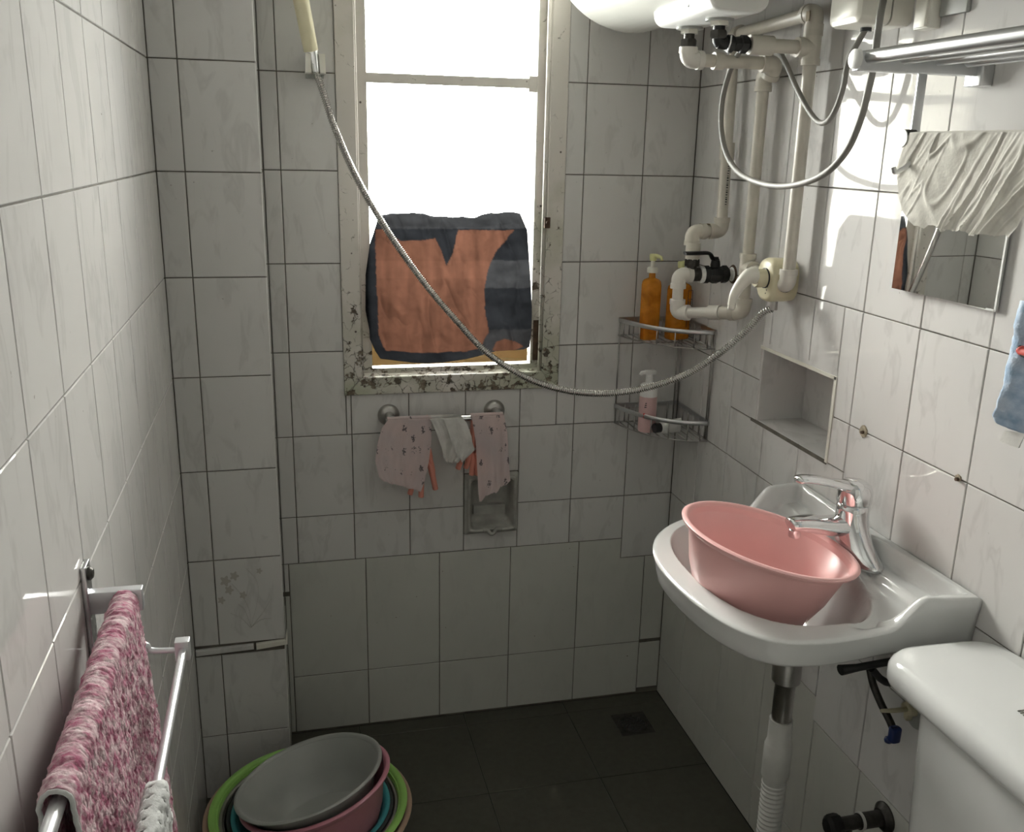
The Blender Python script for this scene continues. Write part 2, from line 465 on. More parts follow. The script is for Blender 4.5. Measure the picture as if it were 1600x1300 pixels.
def sheet(Lp, Rp, nu, nv, disp):
    """grid between two edge lines; disp(u, v, point) -> offset vector"""
    A = resample(Lp, nv); B = resample(Rp, nv); V = []; Fc = []
    for j in range(nv):
        for i in range(nu):
            u = i / (nu - 1); v = j / (nv - 1); p = A[j].lerp(B[j], u)
            V.append(p + disp(u, v, p))
    for j in range(nv - 1):
        for i in range(nu - 1):
            a = j * nu + i; Fc.append((a, a + 1, a + nu + 1, a + nu))
    return V, Fc
def solid(o, t):
    md = o.modifiers.new('thickness', 'SOLIDIFY'); md.thickness = t; md.offset = 0
    return o
def vcol(o, fn):
    me = o.data; ca = me.color_attributes.new('print', 'FLOAT_COLOR', 'POINT')
    for i, vtx in enumerate(me.vertices):
        ca.data[i].color = (*fn(vtx.co), 1)
def fbm(p, s, o=4):
    return noise.fractal(Vector(p) * s, 1.0, 2.0, o)

# ---------------------------------------------------------------- room shell
XL, XR, YB = -0.107 * S, 0.447 * S, S
PXR, PYF = -0.0172 * S, 0.9 * S        # pier: right edge, face
CEIL = 2.50
YF = -0.75
REC = 0.0025                           # joint depth
ZG = [0.2551, 0.1613, 0.0675, -0.0263, -0.1201, -0.2139, -0.3077, -0.4015]
def zz(r): return CAMZ + r * S
def wall_with_holes(axis, plane, thick, u0, u1, v0, v1, holes):
    """slab whose room face lies at plane; u,v in the wall's own two axes"""
    us = sorted({u0, u1, *[h[0] for h in holes], *[h[1] for h in holes]})
    vs = sorted({v0, v1, *[h[2] for h in holes], *[h[3] for h in holes]})
    out = []
    for i in range(len(us) - 1):
        for j in range(len(vs) - 1):
            cu, cv = (us[i] + us[i + 1]) / 2, (vs[j] + vs[j + 1]) / 2
            if any(h[0] < cu < h[1] and h[2] < cv < h[3] for h in holes): continue
            if axis == 'Y': out.append(box(us[i], us[i + 1], plane, plane + thick, vs[j], vs[j + 1]))
            else: out.append(box(plane, plane + thick, us[i], us[i + 1], vs[j], vs[j + 1]))
    return join(*out)

WX0, WX1 = 0.0563 * S, 0.2973 * S      # casing outer
WZ0, WZ1 = zz(-0.2625), 2.22
WALLT = 0.36
NY0, NY1, NZ0, NZ1 = 0.681 * S, 0.811 * S, zz(-0.2555), zz(-0.1795)
ND = 0.115
HX0, HX1, HZ0, HZ1 = WX0 + 0.03, WX1 - 0.03, WZ0 + 0.03, WZ1 - 0.03

DISHX0, DISHX1, DISHZ0, DISHZ1 = 0.1893 * S, 0.2538 * S, zz(-0.4362), zz(-0.3615)
wall_back = structure(mk('wall_back', wall_with_holes('Y', YB + REC, WALLT - REC, XL - 0.2, XR + 0.2, -0.05, CEIL, [(HX0, HX1, HZ0, HZ1), (DISHX0 + .008, DISHX1 - .008, DISHZ0 + .01, DISHZ1 - .006)]), M['grout']))
wall_right = structure(mk('wall_right', wall_with_holes('X', XR + REC, 0.2, YF, YB + WALLT, -0.05, CEIL, [(NY0, NY1, NZ0, NZ1)]), M['grout']))
wall_left = structure(mk('wall_left', box(XL - 0.15, XL - REC, YF, YB + WALLT, -0.05, CEIL), M['grout']))
pier = structure(mk('wall_pier', join(box(XL - 0.01, PXR - REC, PYF + REC, YB + 0.01, -0.05, CEIL)), M['grout']))
floor = structure(mk('floor', box(XL - 0.2, XR + 0.2, YF - .1, YB + WALLT, -0.12, -0.0015), M['floor_grout']))
ceiling = structure(mk('ceiling', box(XL - 0.2, XR + 0.2, YF - .1, YB + WALLT, CEIL, CEIL + 0.1), M['plaster']))
wall_front = structure(mk('wall_front', wall_with_holes('Y', YF - 0.1, 0.1, XL - .2, XR + .2, -0.05, CEIL, [(0.0, 0.72, -0.05, 2.0)]), M['plaster']))
door = structure(mk('door_1', join(box(0.0, 0.72, YF - 0.06, YF - 0.02, 0, 2.0), box(0.1, 0.62, YF - 0.02, YF - 0.01, 0.2, 0.9), box(0.1, 0.62, YF - 0.02, YF - 0.01, 1.05, 1.85)), M['door_wood']))
mk('door_handle', join(rod((0.06, YF - 0.02, 1.0), (0.06, YF + 0.03, 1.0), 0.01), rod((0.06, YF + 0.03, 1.0), (0.17, YF + 0.03, 1.0), 0.009)), M['steel'], door, auto=30)

TG = 0.0011                            # half joint width
_tiles = {}
def tile(parent, plane, u0, u1, v0, v1, pos, mat='tile', gap=TG, jitter=True, name='wall_tile'):
    """plane: 'Y-' faces -Y (back), 'X-' faces -X (right wall), 'X+' (left), 'Z+' floor, pos: where its face lies"""
    a0, a1, b0, b1 = u0 + gap, u1 - gap, v0 + gap, v1 - gap
    wdt, hgt = a1 - a0, b1 - b0
    if wdt < 0.003 or hgt < 0.003: return
    key = (round(wdt, 3), round(hgt, 3), mat)
    if key not in _tiles:
        vf = prism([(-wdt / 2, -hgt / 2), (wdt / 2, -hgt / 2), (wdt / 2, hgt / 2), (-wdt / 2, hgt / 2)], 'Y', 0.006, 0.0, 0.0011)
        _tiles[key] = mesh_of('wall_tile', vf, M[mat])
    o = bpy.data.objects.new(name, _tiles[key]); COL.objects.link(o)
    cu, cv = (u0 + u1) / 2, (v0 + v1) / 2
    j = (rnd.uniform(-.0016, .0016), rnd.uniform(-.0016, .0016)) if jitter else (0, 0)
    if plane == 'Y-': o.location = (cu, pos, cv); o.rotation_euler = (j[0], 0, j[1])
    elif plane == 'X-': o.location = (pos, cu, cv); o.rotation_euler = (j[0], 0, -math.pi / 2 + j[1])
    elif plane == 'X+': o.location = (pos, cu, cv); o.rotation_euler = (j[0], 0, math.pi / 2 + j[1])
    elif plane == 'Y+': o.location = (cu, pos, cv); o.rotation_euler = (j[0], 0, math.pi + j[1])
    elif plane == 'Z+': o.location = (cu, cv, pos); o.rotation_euler = (-math.pi / 2 + j[0] * .4, 0, 0)
    elif plane == 'Z-': o.location = (cu, cv, pos); o.rotation_euler = (math.pi / 2, 0, 0)
    o.parent = parent
    return o
def poly_tile(parent, poly, axis, pos, depth, mat='tile', name='wall_tile'):
    vf = prism(poly, axis, pos + depth, pos, 0.0011)
    return mk(name, vf, M[mat], parent)

TOPZ = (CEIL - CAMZ) / S
zrows = [TOPZ, 0.3489] + ZG
# --- back wall upper
def row(parent, plane, xs, z1, z0, pos, mat='tile'):
    for i in range(len(xs) - 1): tile(parent, plane, xs[i] * S, xs[i + 1] * S, zz(z0), zz(z1), pos, mat)
for k in range(len(zrows) - 1):
    a, b = zrows[k], zrows[k + 1]
    if a > -0.30:
        if zz(a) > WZ1 + .02 and zz(b) >= WZ1 - .2 and zz(b) > WZ1: row(wall_back, 'Y-', [-0.0172, -0.0003, .0635, .127, .1905, .2535, .3187, .3866, .447], a, b, YB)
        else:
            if b > -0.30: row(wall_back, 'Y-', [-0.0172, -0.0003, 0.0563], a, b, YB)
            else: row(wall_back, 'Y-', [-0.0172, -0.0003, 0.0578, 0.0632], a, b, YB)
            row(wall_back, 'Y-', [0.2973, .3187, .3866, .447], a, b, YB)
            if zz(a) > WZ1 > zz(b) : row(wall_back, 'Y-', [0.0563, .127, .1905, .2535, .2973], a, (WZ1 - CAMZ) / S, YB)
row(wall_back, 'Y-', [.0632, .1265, .1905, .2536, .2973], -.2625, -.3077, YB)
row(wall_back, 'Y-', [-.0172, -.0003, .0632, .1265, .1893], -.3077, -.4015, YB)
row(wall_back, 'Y-', [.1893, .2538], -.3077, -.3615, YB)
row(wall_back, 'Y-', [.2538, .3187, .3866, .447], -.3077, -.4015, YB)
row(wall_back, 'Y-', [-.0172, -.0003, .0632, .1265, .1893], -.4015, -.4575, YB)
row(wall_back, 'Y-', [.1893, .2538], -.4362, -.4575, YB)
row(wall_back, 'Y-', [.2538, .3187, .3866], -.4015, -.4575, YB)
row(wall_back, 'Y-', [.3866, .447], -.4015, -.4835, YB)
# lower band of larger plain tiles
row(wall_back, 'Y-', [-.0115, .075, .1608, .2465, .332], -.4575, -.602, YB, 'tile_lower')
g = TG
poly_tile(wall_back, [(.332 * S + g, zz(-.602) + g), (.4183 * S - g, zz(-.602) + g), (.4183 * S - g, zz(-.4835) - g), (.3866 * S - g, zz(-.4835) - g), (.3866 * S - g, zz(-.4575) - g), (.332 * S + g, zz(-.4575) - g)], 'Y', YB, 0.006, 'tile_lower')
row(wall_back, 'Y-', [.4183, .447], -.4835, -.600, YB, 'tile_lower')
row(wall_back, 'Y-', [-.0115, .075, .1608, .2465, .332, .4183], -.602, -.6755, YB, 'tile_lower')
row(wall_back, 'Y-', [.4183, .447], -.604, -.670, YB, 'tile_lower')
tile(wall_back, 'Y-', -.0172 * S, -.0115 * S, zz(-.492), zz(-.4575), YB, 'tile')
tile(wall_back, 'Y-', -.0172 * S, -.0115 * S, zz(-.6755), zz(-.497), YB, 'tile_lower')
# --- right wall
YR = [i * 0.0707 for i in range(-5, 9)]
yr = sorted({round(0.655 - 0.0707 * k, 4) for k in range(0, 14)} | {.7265, .797, .866, .935, 1.0})
yr = [y for y in yr if y * S > YF] ; yr = [YF / S] + yr
for k in range(len(zrows) - 1):
    a, b = zrows[k], zrows[k + 1]
    for i in range(len(yr) - 1):
        y0, y1 = yr[i], yr[i + 1]
        if -.31 < b and a < -.1 and y0 > .64 and y0 < .80:        # around the niche
            continue
        tile(wall_right, 'X-', y0 * S, y1 * S, zz(b), zz(a), XR)
NZa, NZb = (NZ1 - CAMZ) / S, (NZ0 - CAMZ) / S
def rt(y0, y1, z1, z0, mat='tile'): tile(wall_right, 'X-', y0 * S, y1 * S, zz(z0), zz(z1), XR, mat)
rt(.655, .681, -.1201, -.2139); rt(.655, .681, -.2139, NZb)
rt(.681, .7265, -.1201, NZa); rt(.7265, .797, -.1201, NZa)
rt(.797, .811, -.1201, NZa)
rt(.811, .866, -.1201, -.2139); rt(.811, .866, -.2139, NZb)
rt(.655, .7275, NZb, -.3077); rt(.7275, .794, NZb, -.3077); rt(.794, .866, NZb, -.3077)
# lower rows of the right wall
yl = [YF / S, -.23, -.157, -.084, -.011, .0625, .135, .2085, .2815, .3535, .4255, .5095, .5805, .6525, .744, .837, .932, 1.0]
yu = [y for y in yr if y <= .66] + [.7265, .797, .866, .935, 1.0]
yu = sorted(set(yu))
for i in range(len(yu) - 1):
    b = -.469 if yu[i] > .64 else -.4925
    tile(wall_right, 'X-', yu[i] * S, yu[i + 1] * S, zz(b), zz(-.4015), XR)
for i in range(len(yl) - 1):
    t_ = -.469 if yl[i] > .65 else -.4925
    tile(wall_right, 'X-', yl[i] * S, yl[i + 1] * S, zz(-.6235), zz(t_), XR, 'tile_lower')
    tile(wall_right, 'X-', yl[i] * S, yl[i + 1] * S, zz(-.677), zz(-.6235), XR, 'tile_lower')
# --- left wall
ys = [y for y in [.9 - .0705 * k for k in range(0, 18)] if y * S > YF] + [YF / S]
zl = [TOPZ, .3489] + ZG + [-.4955, -.589, -.677]
for k in range(len(zl) - 1):
    for i in range(len(ys) - 1):
        tile(wall_left, 'X+', ys[i + 1] * S, ys[i] * S, zz(zl[k + 1]), zz(zl[k]), XL)
# --- pier
for k in range(len(zl) - 1):
    a, b = zl[k], zl[k + 1]
    if b < -.49: break
    row(pier, 'Y-', [-.107, -.0828, -.0172], a, b, PYF)
    tile(pier, 'X+', PYF + .001, YB - .001, zz(b), zz(a), PXR)
row(pier, 'Y-', [-.107, -.0828, -.0172], -.4015, -.4955, PYF)
row(pier, 'Y-', [-.107, -.0815, -.0172], -.507, -.6015, PYF)
row(pier, 'Y-', [-.107, -.0815, -.0172], -.6015, -.677, PYF)
tile(pier, 'X+', PYF + .001, YB - .001, zz(-.4955), zz(-.4015), PXR)
tile(pier, 'X+', PYF + .001, YB - .001, zz(-.677), zz(-.507), PXR, 'tile_lower')
# broken ledge of tile offcuts sticking out of the pier
mk('ledge_piece', prism([(-.106 * S, zz(-.5045)), (-.049 * S, zz(-.5025)), (-.049 * S, zz(-.4972)), (-.106 * S, zz(-.4985))], 'Y', PYF + .01, PYF - .007, .001), M['tile'], pier)
mk('ledge_piece', prism([(-.0465 * S, zz(-.5035)), (-.015 * S, zz(-.5005)), (-.015 * S, zz(-.4855)), (-.0172 * S, zz(-.4955)), (-.0465 * S, zz(-.4972))], 'Y', PYF + .01, PYF - .007, .001), M['cream_white'], pier)
# faint printed flower on one pier tile
M['print'] = simple('faint_tile_print', (0.50, 0.475, 0.44), 0.25)
def pr(pts, r): mk('flower_print', tube([PY(a, b, PYF - .0002) for a, b in pts], r, 6, squash=(1, .12)), M['print'], pier, smooth=True)
for pts in (((392, 980), (390, 955), (378, 930), (362, 912)), ((392, 980), (400, 950), (404, 925), (400, 905), (384, 888)), ((393, 980), (412, 955), (424, 935)), ((391, 980), (376, 965), (360, 958)), ((392, 980), (408, 968), (424, 966)), ((392, 978), (382, 952), (372, 944))):
    pr(smooth_path([Vector((*q, 0)) for q in pts], 4) and [tuple(v.xy) for v in smooth_path([Vector((*q, 0)) for q in pts], 4)], .0011)
for cx_, cy_, r_ in ((352, 908, 7), (366, 900, 6), (358, 922, 6), (346, 938, 5), (380, 930, 5), (405, 892, 4)):
    mk('flower_print', prism([tuple((lambda p: (p.x, p.z))(PY(cx_ + r_ * (1 + .3 * math.cos(5 * t)) * math.cos(t), cy_ + r_ * (1 + .3 * math.cos(5 * t)) * math.sin(t), PYF))) for t in (2 * math.pi * k / 24 for k in range(24))], 'Y', PYF + .0005, PYF - .0004), M['print'], pier)
# --- niche lining
mk('niche_back', box(XR + ND, XR + ND + .01, NY0 - .01, NY1 + .01, NZ0 - .01, NZ1 + .01), M['grout'], wall_right)
tile(wall_right, 'X-', NY0, NY1, NZ0, NZ1, XR + ND - .004)
tile(wall_right, 'Y-', XR, XR + ND, NZ0, NZ1, NY1 - .006)
tile(wall_right, 'Y+', XR, XR + ND, NZ0, NZ1, NY0 + .006)
o = tile(wall_right, 'Z+', XR + .001, XR + ND, NY0, NY0 + .11, NZ0 + .004)
o = tile(wall_right, 'Z+', XR + .001, XR + ND, NY0 + .11, NY1, NZ0 + .004)
mk('niche_top', box(XR, XR + ND, NY0, NY1, NZ1 - .004, NZ1 + .01), M['tile'], wall_right)
mk('niche_edge', join(box(XR - .002, XR + .004, NY0 - .002, NY1 + .003, NZ1 - .006, NZ1 + .001), box(XR - .002, XR + .004, NY0 - .003, NY0 + .005, NZ0, NZ1)), M['cream_white'], wall_right)
mk('niche_edge', box(XR - .001, XR + .004, NY0, NY1 + .02, NZ0 - .004, NZ0 + .003), M['grout'], wall_right)
# --- floor tiles
fx = [-.1935, -.0655, .0625, .1905, .3187, .4467]
fy = [.9755 - .1283 * k for k in range(0, 11)]
fy = [y for y in fy if y * S > YF] + [YF / S]
DRX0, DRX1, DRY0, DRY1 = .3692 * S, .4125 * S, .9148 * S, .9595 * S
for i in range(5):
    x0, x1 = max(fx[i] * S, XL), min(fx[i + 1] * S, XR)
    if x1 - x0 < .01: continue
    tile(floor, 'Z+', x0, x1, .9755 * S, YB, 0.0, 'floor_tile', name='floor_tile', gap=.001)
    for k in range(len(fy) - 1):
        y0, y1 = fy[k + 1] * S, fy[k] * S
        if i == 4 and k == 0:
            # the tile with the drain is cut round it, in four pieces
            for (a, b, c, d) in ((x0, DRX0, y0, y1), (DRX1, x1, y0, y1)):
                mk('floor_tile', box(a + .0005 if a == x0 else a, b - .0005 if b == x1 else b, c + .001, d - .001, -.006, 0), M['floor_tile'], floor)
            mk('floor_tile', box(DRX0, DRX1, y0 + .001, DRY0, -.006, 0), M['floor_tile'], floor)
            mk('floor_tile', box(DRX0, DRX1, DRY1, y1 - .001, -.006, 0), M['floor_tile'], floor)
        else:
            tile(floor, 'Z+', x0, x1, y0, y1, 0.0, 'floor_tile', name='floor_tile', gap=.001)

# ---------------------------------------------------------------- window
CY = YB - 0.006
win = structure(mk('window_1', join(
    box(HX0 - .005, HX0 + .012, YB - .002, YB + .075, HZ0, HZ1), box(HX1 - .012, HX1 + .005, YB - .002, YB + .075, HZ0, HZ1),
    box(HX0, HX1, YB, YB + .075, HZ1 - .012, HZ1 + .005), box(HX0, HX1, YB, YB + .075, HZ0 - .005, HZ0 + .012)), M['paint']))
cw = .044
def wpart(name, vf, mat='paint', **k): return mk(name, vf, M[mat], win, **k)
wpart('casing_board', prism([(WX0, WZ0), (WX0 + cw, WZ0 + cw), (WX0 + cw, WZ1 - cw), (WX0, WZ1)], 'Y', YB + .004, CY, .002))
wpart('casing_board', prism([(WX1, WZ0), (WX1, WZ1), (WX1 - cw, WZ1 - cw), (WX1 - cw, WZ0 + cw)], 'Y', YB + .004, CY, .002))
wpart('casing_board', prism([(WX0, WZ0), (WX1, WZ0), (WX1 - cw, WZ0 + cw), (WX0 + cw, WZ0 + cw)], 'Y', YB + .004, CY - .001, .002))
wpart('casing_board', prism([(WX0, WZ1), (WX0 + cw, WZ1 - cw), (WX1 - cw, WZ1 - cw), (WX1, WZ1)], 'Y', YB + .004, CY - .001, .002))
wpart('bead', tube([(WX1 - cw - .004, YB + .002, WZ0 + cw), (WX1 - cw - .004, YB + .002, WZ1 - cw)], .006, 8), smooth=True)
wpart('bead', tube([(WX0 + cw + .001, YB + .003, WZ0 + cw), (WX0 + cw + .001, YB + .003, WZ1 - cw)], .003, 8), smooth=True)
# sloping inner sill
wpart('sill', prism([(YB - .004, WZ0 + cw - .004), (YB + .045, WZ0 + cw + .012), (YB + .045, WZ0 + .02), (YB - .004, WZ0 + .02)], 'X', WX0 + cw - .004, WX1 - cw + .004))
GX0, GX1 = .198, .600
SY0, SY1 = YB + .022, YB + .052
GZ0 = PY(700, 572, SY0).z; GZ1 = WZ1 - .085
wpart('sash_stile', box(HX0 + .012, GX0, SY0, SY1, HZ0 + .012, HZ1 - .012))
wpart('sash_stile', box(GX1, HX1 - .012, SY0, SY1, HZ0 + .012, HZ1 - .012))
wpart('sash_rail', box(GX0, GX1, SY0, SY1, HZ0 + .012, GZ0))
wpart('sash_rail', box(GX0, GX1, SY0, SY1, GZ1, HZ1 - .012))
mz = PY(705, 125, SY0).z
mun = wpart('glazing_bar', prism([(SY0 + .004, mz - .012), (SY0 + .010, mz - .012), (SY0 + .022, mz - .007), (SY0 + .022, mz + .007), (SY0 + .010, mz + .010), (SY0 + .004, mz + .010)], 'X', GX0, GX1))
wpart('putty', box(GX1 - .02, GX1, SY0 + .002, SY0 + .022, mz - .02, mz + .016))
for a, b in ((GZ0, mz - .006), (mz + .006, GZ1)):
    wpart('pane', box(GX0 - .003, GX1 + .003, SY0 + .018, SY0 + .021, a, b), 'glass')
hz = [PY(842, 500, SY0).z, PY(842, 562, SY0).z]
wpart('hinge', join(box(GX1 + .006, GX1 + .030, SY0 - .004, SY0 + .002, hz[1], hz[0]), rod((GX1 + .032, SY0 - .006, hz[1]), (GX1 + .032, SY0 - .006, hz[0]), .005, 10)), 'rust', auto=40)
lz = PY(862, 347, YB).z
wpart('latch_keeper', join(box(WX1 - cw - .006, WX1 - cw + .008, CY - .006, CY + .002, lz - .014, lz + .012), rod((WX1 - cw, CY - .012, lz), (WX1 - cw, CY, lz), .004, 8)), 'rust', auto=40)
# outer reveal, added ledge sloped so the gap under the cloth glows gold
structure(mk('trim_1', join(
    box(HX0 - .002, HX0 + .008, YB + .076, YB + WALLT + .01, HZ0, HZ1), box(HX1 - .008, HX1 + .002, YB + .076, YB + WALLT + .01, HZ0, HZ1),
    box(HX0, HX1, YB + .076, YB + WALLT + .01, HZ1 - .008, HZ1 + .002)), M['plaster']))
structure(mk('trim_added_ledge', prism([(YB + .076, HZ0 - .02), (YB + WALLT + .05, HZ0 - .02), (YB + WALLT + .05, GZ0 + .060), (YB + .10, GZ0 - .006), (YB + .076, GZ0 - .010)], 'X', HX0, HX1), M['glow_ledge']))

# cloth tucked over the lower pane
def poly_in(p, poly):
    x, y = p; c = False; n = len(poly)
    for i in range(n):
        x0, y0 = poly[i]; x1, y1 = poly[i - 1]
        if (y0 > y) != (y1 > y) and x < (x1 - x0) * (y - y0) / (y1 - y0) + x0: c = not c
    return c
Lp = [(592, 336), (578, 380), (571, 430), (571, 485), (577, 515), (578, 530), (586, 548), (594, 560)]
Rp = [(812, 334), (824, 360), (826, 400), (829, 440), (831, 480), (830, 520), (827, 542), (818, 546)]
CLY = SY0 - .010
def cpix(q): return PY(q[0], q[1], CLY)
NU, NV = 170, 170
A = resample([cpix(q) for q in Lp], NV); B = resample([cpix(q) for q in Rp], NV)
V = []; Fc = []; UVP = []
LpR = resample([Vector((*q, 0)) for q in Lp], NV); RpR = resample([Vector((*q, 0)) for q in Rp], NV)
for j in range(NV):
    for i in range(NU):
        u, v = i / (NU - 1), j / (NV - 1)
        p = A[j].lerp(B[j], u)
        top = (1 - v) ** 6 * (.004 * math.sin(u * 9) + .006 * fbm((u, 3, 0), 5) - .003 * (1 if .3 < u < .75 else 0) * math.sin((u - .3) / .45 * math.pi))
        bot = v ** 3 * (-.020 * math.sin(math.pi * min(1, u * 1.25)) ** 1.0 * (1 if u < .8 else 0))
        q = Vector((p.x, 0, p.z))
        fold = (.0100 * (1 - abs(fbm((p.x * 1.0, 1, p.z * .6 + p.x * .9), 9, 3))) ** 3 + .004 * fbm((p.x, 5, p.z), 22, 3))
        env = min(1, v * 12) * min(1, (1 - v) * 9) * min(1, u * 12) * min(1, (1 - u) * 12)
        d = Vector((0, -.010 * env - fold * (.35 + env), top + bot))
        V.append(p + d)
        qx, qy = LpR[j].lerp(RpR[j], u).xy
        UVP.append((qx, qy - (bot + top) * 650))
for j in range(NV - 1):
    for i in range(NU - 1):
        a = j * NU + i; Fc.append((a, a + 1, a + NU + 1, a + NU))
cloth = mk('window_cloth', (V, Fc), M['window_cloth'], None, smooth=True)
orange = [(586, 357), (601, 357), (622, 374), (650, 374), (676, 370), (684, 385), (694, 412), (704, 388), (713, 358), (801, 358), (788, 371), (770, 392), (759, 418), (752, 450), (752, 478), (757, 500), (759, 515), (752, 528), (748, 543), (720, 548), (650, 549), (600, 546), (590, 520), (587, 440)]
blob = [(766, 546), (772, 532), (785, 527), (802, 531), (818, 541), (800, 548), (780, 552)]
ca = cloth.data.color_attributes.new('print', 'FLOAT_COLOR', 'POINT')
for i, (qx, qy) in enumerate(UVP):
    n_ = fbm((qx * .02, qy * .05, 0), 1.0, 4)
    if poly_in((qx + 1.5 * n_, qy), orange) or poly_in((qx, qy), blob):
        s = 1 + .28 * fbm((qx * .08, qy * .012, 3), 1, 4) - .25 * max(0, fbm((qx * .02 + qy * .01, qy * .03, 9), 1, 3))
        if 405 < qy < 432: s *= 1.12
        c = (.030 * s, .0135 * s, .0088 * s)
    else:
        s = 1 + .4 * n_
        c = (.0042 * s, .0045 * s, .0052 * s)
        if (qx > 740 and 404 < qy < 447) or qy < 356: c = (.010 * s, .0102 * s, .011 * s)
        if qx > 750 and qy > 512: c = (.008 * s, .008 * s, .0085 * s)
    ca.data[i].color = (*c, 1)
tag(cloth, 'black and rust-orange printed cloth tucked over the lower window pane', 'cloth')

# ---------------------------------------------------------------- shower set
HY = YB - .055
h0, h1 = PY(486, 80, HY), PY(466, -22, HY - .02)
hs = thing('hand_shower', 'cream hand shower parked in the holder left of the window', 'shower', h0)
ax = (h1 - h0)
mk('handle', tube([h0, h0 + ax * .3, h0 + ax * .7, h0 + ax * 1.3, h0 + ax * 1.6 + Vector((0, -.01, 0))], [.0155, .0162, .0168, .0172, .02], 20), M['cream'], hs, auto=40)
hd = h0 + ax * 1.75 + Vector((0, -.03, 0))
mk('spray_head', lathe([(.02, .03), (.045, .018), (.05, 0), (.046, -.008), (.0, -.010)], 28, frame_to(hd, (0, .75, .6))), M['cream'], hs, auto=40)
hb = PY(489, 80, HY - .001); hn = PY(494, 113, HY - .004)
mk('hose_nut', tube([hb, hb.lerp(hn, .15), hb.lerp(hn, .75), hn], [.0125, .012, .0095, .0085], 18), M['chrome'], hs, auto=30)
# holder: a wall pad with two cheeks gripping the nut
ho = thing('shower_holder', 'white plastic shower holder on the tiles left of the window', 'holder', PY(492, 100, YB))
z1h, z0h = PY(480, 84, HY).z, PY(480, 114, HY).z
xa, xb = PY(479, 100, HY).x, PY(505, 105, HY).x
mk('wall_pad', rbox(xa, xb, YB - .012, YB, z0h, z1h, .004), M['cream_white'], ho, auto=30)
for x0, x1, t in ((xa - .002, xa + .009, -.003), (xb - .009, xb + .004, .004)):
    mk('cheek', loft([[(x0 + k * .5, YB - .01, zq), (x1 + k * .2, YB - .01, zq), (x1 + k * .2, HY - .012, zq), (x0 + k * .5, HY - .012, zq)] for zq, k in ((z1h, 0), (z0h, t))]), M['cream_white'], ho)
mk('wall_pad_base', box(xa - .002, xb + .002, YB - .02, YB - .001, z0h - .008, z0h), M['grey_plastic'], ho)

# mixer on the right wall
MC = PX(1209, 437, XR - .035)
mix_ = thing('shower_mixer', 'round cream shower mixer on the right wall with white lever', 'tap', MC)
def disc_body(cx0, cx1, rr, cy, cz, e=.008):
    prof = [(rr, 0), (rr, cx1 - cx0 - e), (rr - e * .3, cx1 - cx0 - e * .35), (rr - e, cx1 - cx0), (0.001, cx1 - cx0)]
    return lathe([(.001, 0)] + prof, 40, frame_to((cx1 if False else XR, cy, cz), (-1, 0, 0)))
my, mz_ = MC.y, MC.z
# body: a rounded octagonal drum standing 55 mm off the wall
ring = []
def drum(r, d, sq=.86):
    out = []
    for k in range(40):
        a = 2 * math.pi * k / 40
        cy_, cz_ = math.cos(a), math.sin(a)
        s = (abs(cy_) ** 2.6 + abs(cz_) ** 2.6) ** (-1 / 2.6)
        out.append((XR - d, my + cy_ * s * r * .94, mz_ + cz_ * s * r * 1.08))
    return out
mk('body', loft([drum(.040, 0), drum(.041, .030), drum(.041, .046), drum(.038, .053), drum(.033, .056), drum(.012, .0565)]), M['cream'], mix_, auto=40)
mk('neck', lathe([(.019, 0), (.019, .020), (.017, .024)], 24, frame_to((XR - .055, my - .003, mz_ + .004), (-1, 0, 0)), True, True), M['cream'], mix_, auto=40)
mk('neck_ring', lathe([(.0205, 0), (.0205, .003)], 24, frame_to((XR - .056, my - .003, mz_ + .004), (-1, 0, 0)), True, True), M['black_plastic'], mix_, auto=40)
kn = Vector((XR - .079, my - .003, mz_ + .004))
lev = smooth_path([kn + Vector((.004, 0, .006)), kn + Vector((-.014, 0, .004)), kn + Vector((-.030, 0, -.012)), kn + Vector((-.044, 0, -.036)), kn + Vector((-.048, 0, -.064))], 5)
nn = len(lev)
lv = tube(lev, [(.0185 * (1 - i / (nn - 1)) + .0065 * (i / (nn - 1))) * (1 if i else .7) for i in range(nn)], 20)
mk('lever', lv, M['cream_white'], mix_, smooth=True)
for k, dz in enumerate((-.012, -.019, -.026)):
    mk('dot_mark', lathe([(.0014, 0), (.0014, .0006)], 8, frame_to((XR - .0563, my - .016 + .003 * k, mz_ + dz), (-1, 0, 0)), True, True), M['ink'], mix_)
mk('side_port', lathe([(.0165, 0), (.0165, .006)], 24, frame_to((XR - .030, my - .036, mz_ - .004), (0, -1, 0)), True, True), M['black_plastic'], mix_, auto=40)
hz0 = Vector((XR - .030, my + .0, mz_ - .044))
mk('outlet', tube([hz0, hz0 + Vector((0, 0, -.018))], .0085, 16), M['chrome_dull'], mix_, auto=40)

# hose: hangs in the vertical plane through its two ends
hA, hB = hn, hz0 + Vector((0, 0, -.016))
nrm = Vector((hB.y - hA.y, -(hB.x - hA.x), 0)).normalized()
def on_hose_plane(px, py):
    d = ray(px, py); t = (hA - C0).dot(nrm) / d.dot(nrm); return C0 + d * t
hp = [hA] + [on_hose_plane(*q) for q in ((506, 148), (521, 195), (558, 280), (608, 365), (662, 441), (712, 500), (762, 552), (826, 592), (884, 610), (935, 615), (985, 611), (1032, 600), (1082, 580), (1132, 546), (1170, 513), (1192, 489))] + [hB]
path = smooth_path(hp, 8)
Ltot = sum((path[i + 1] - path[i]).length for i in range(len(path) - 1))
nr = int(Ltot / .0046)
fine = resample(path, nr * 4 + 1)
rr = [(.0060, .0080, .0080, .0060)[i % 4] for i in range(len(fine))]
hose = mk('shower_hose', tube(fine, rr, 12), M['hose_metal'], None, smooth=True)
tag(hose, 'ribbed chrome shower hose sagging across the window wall', 'hose')

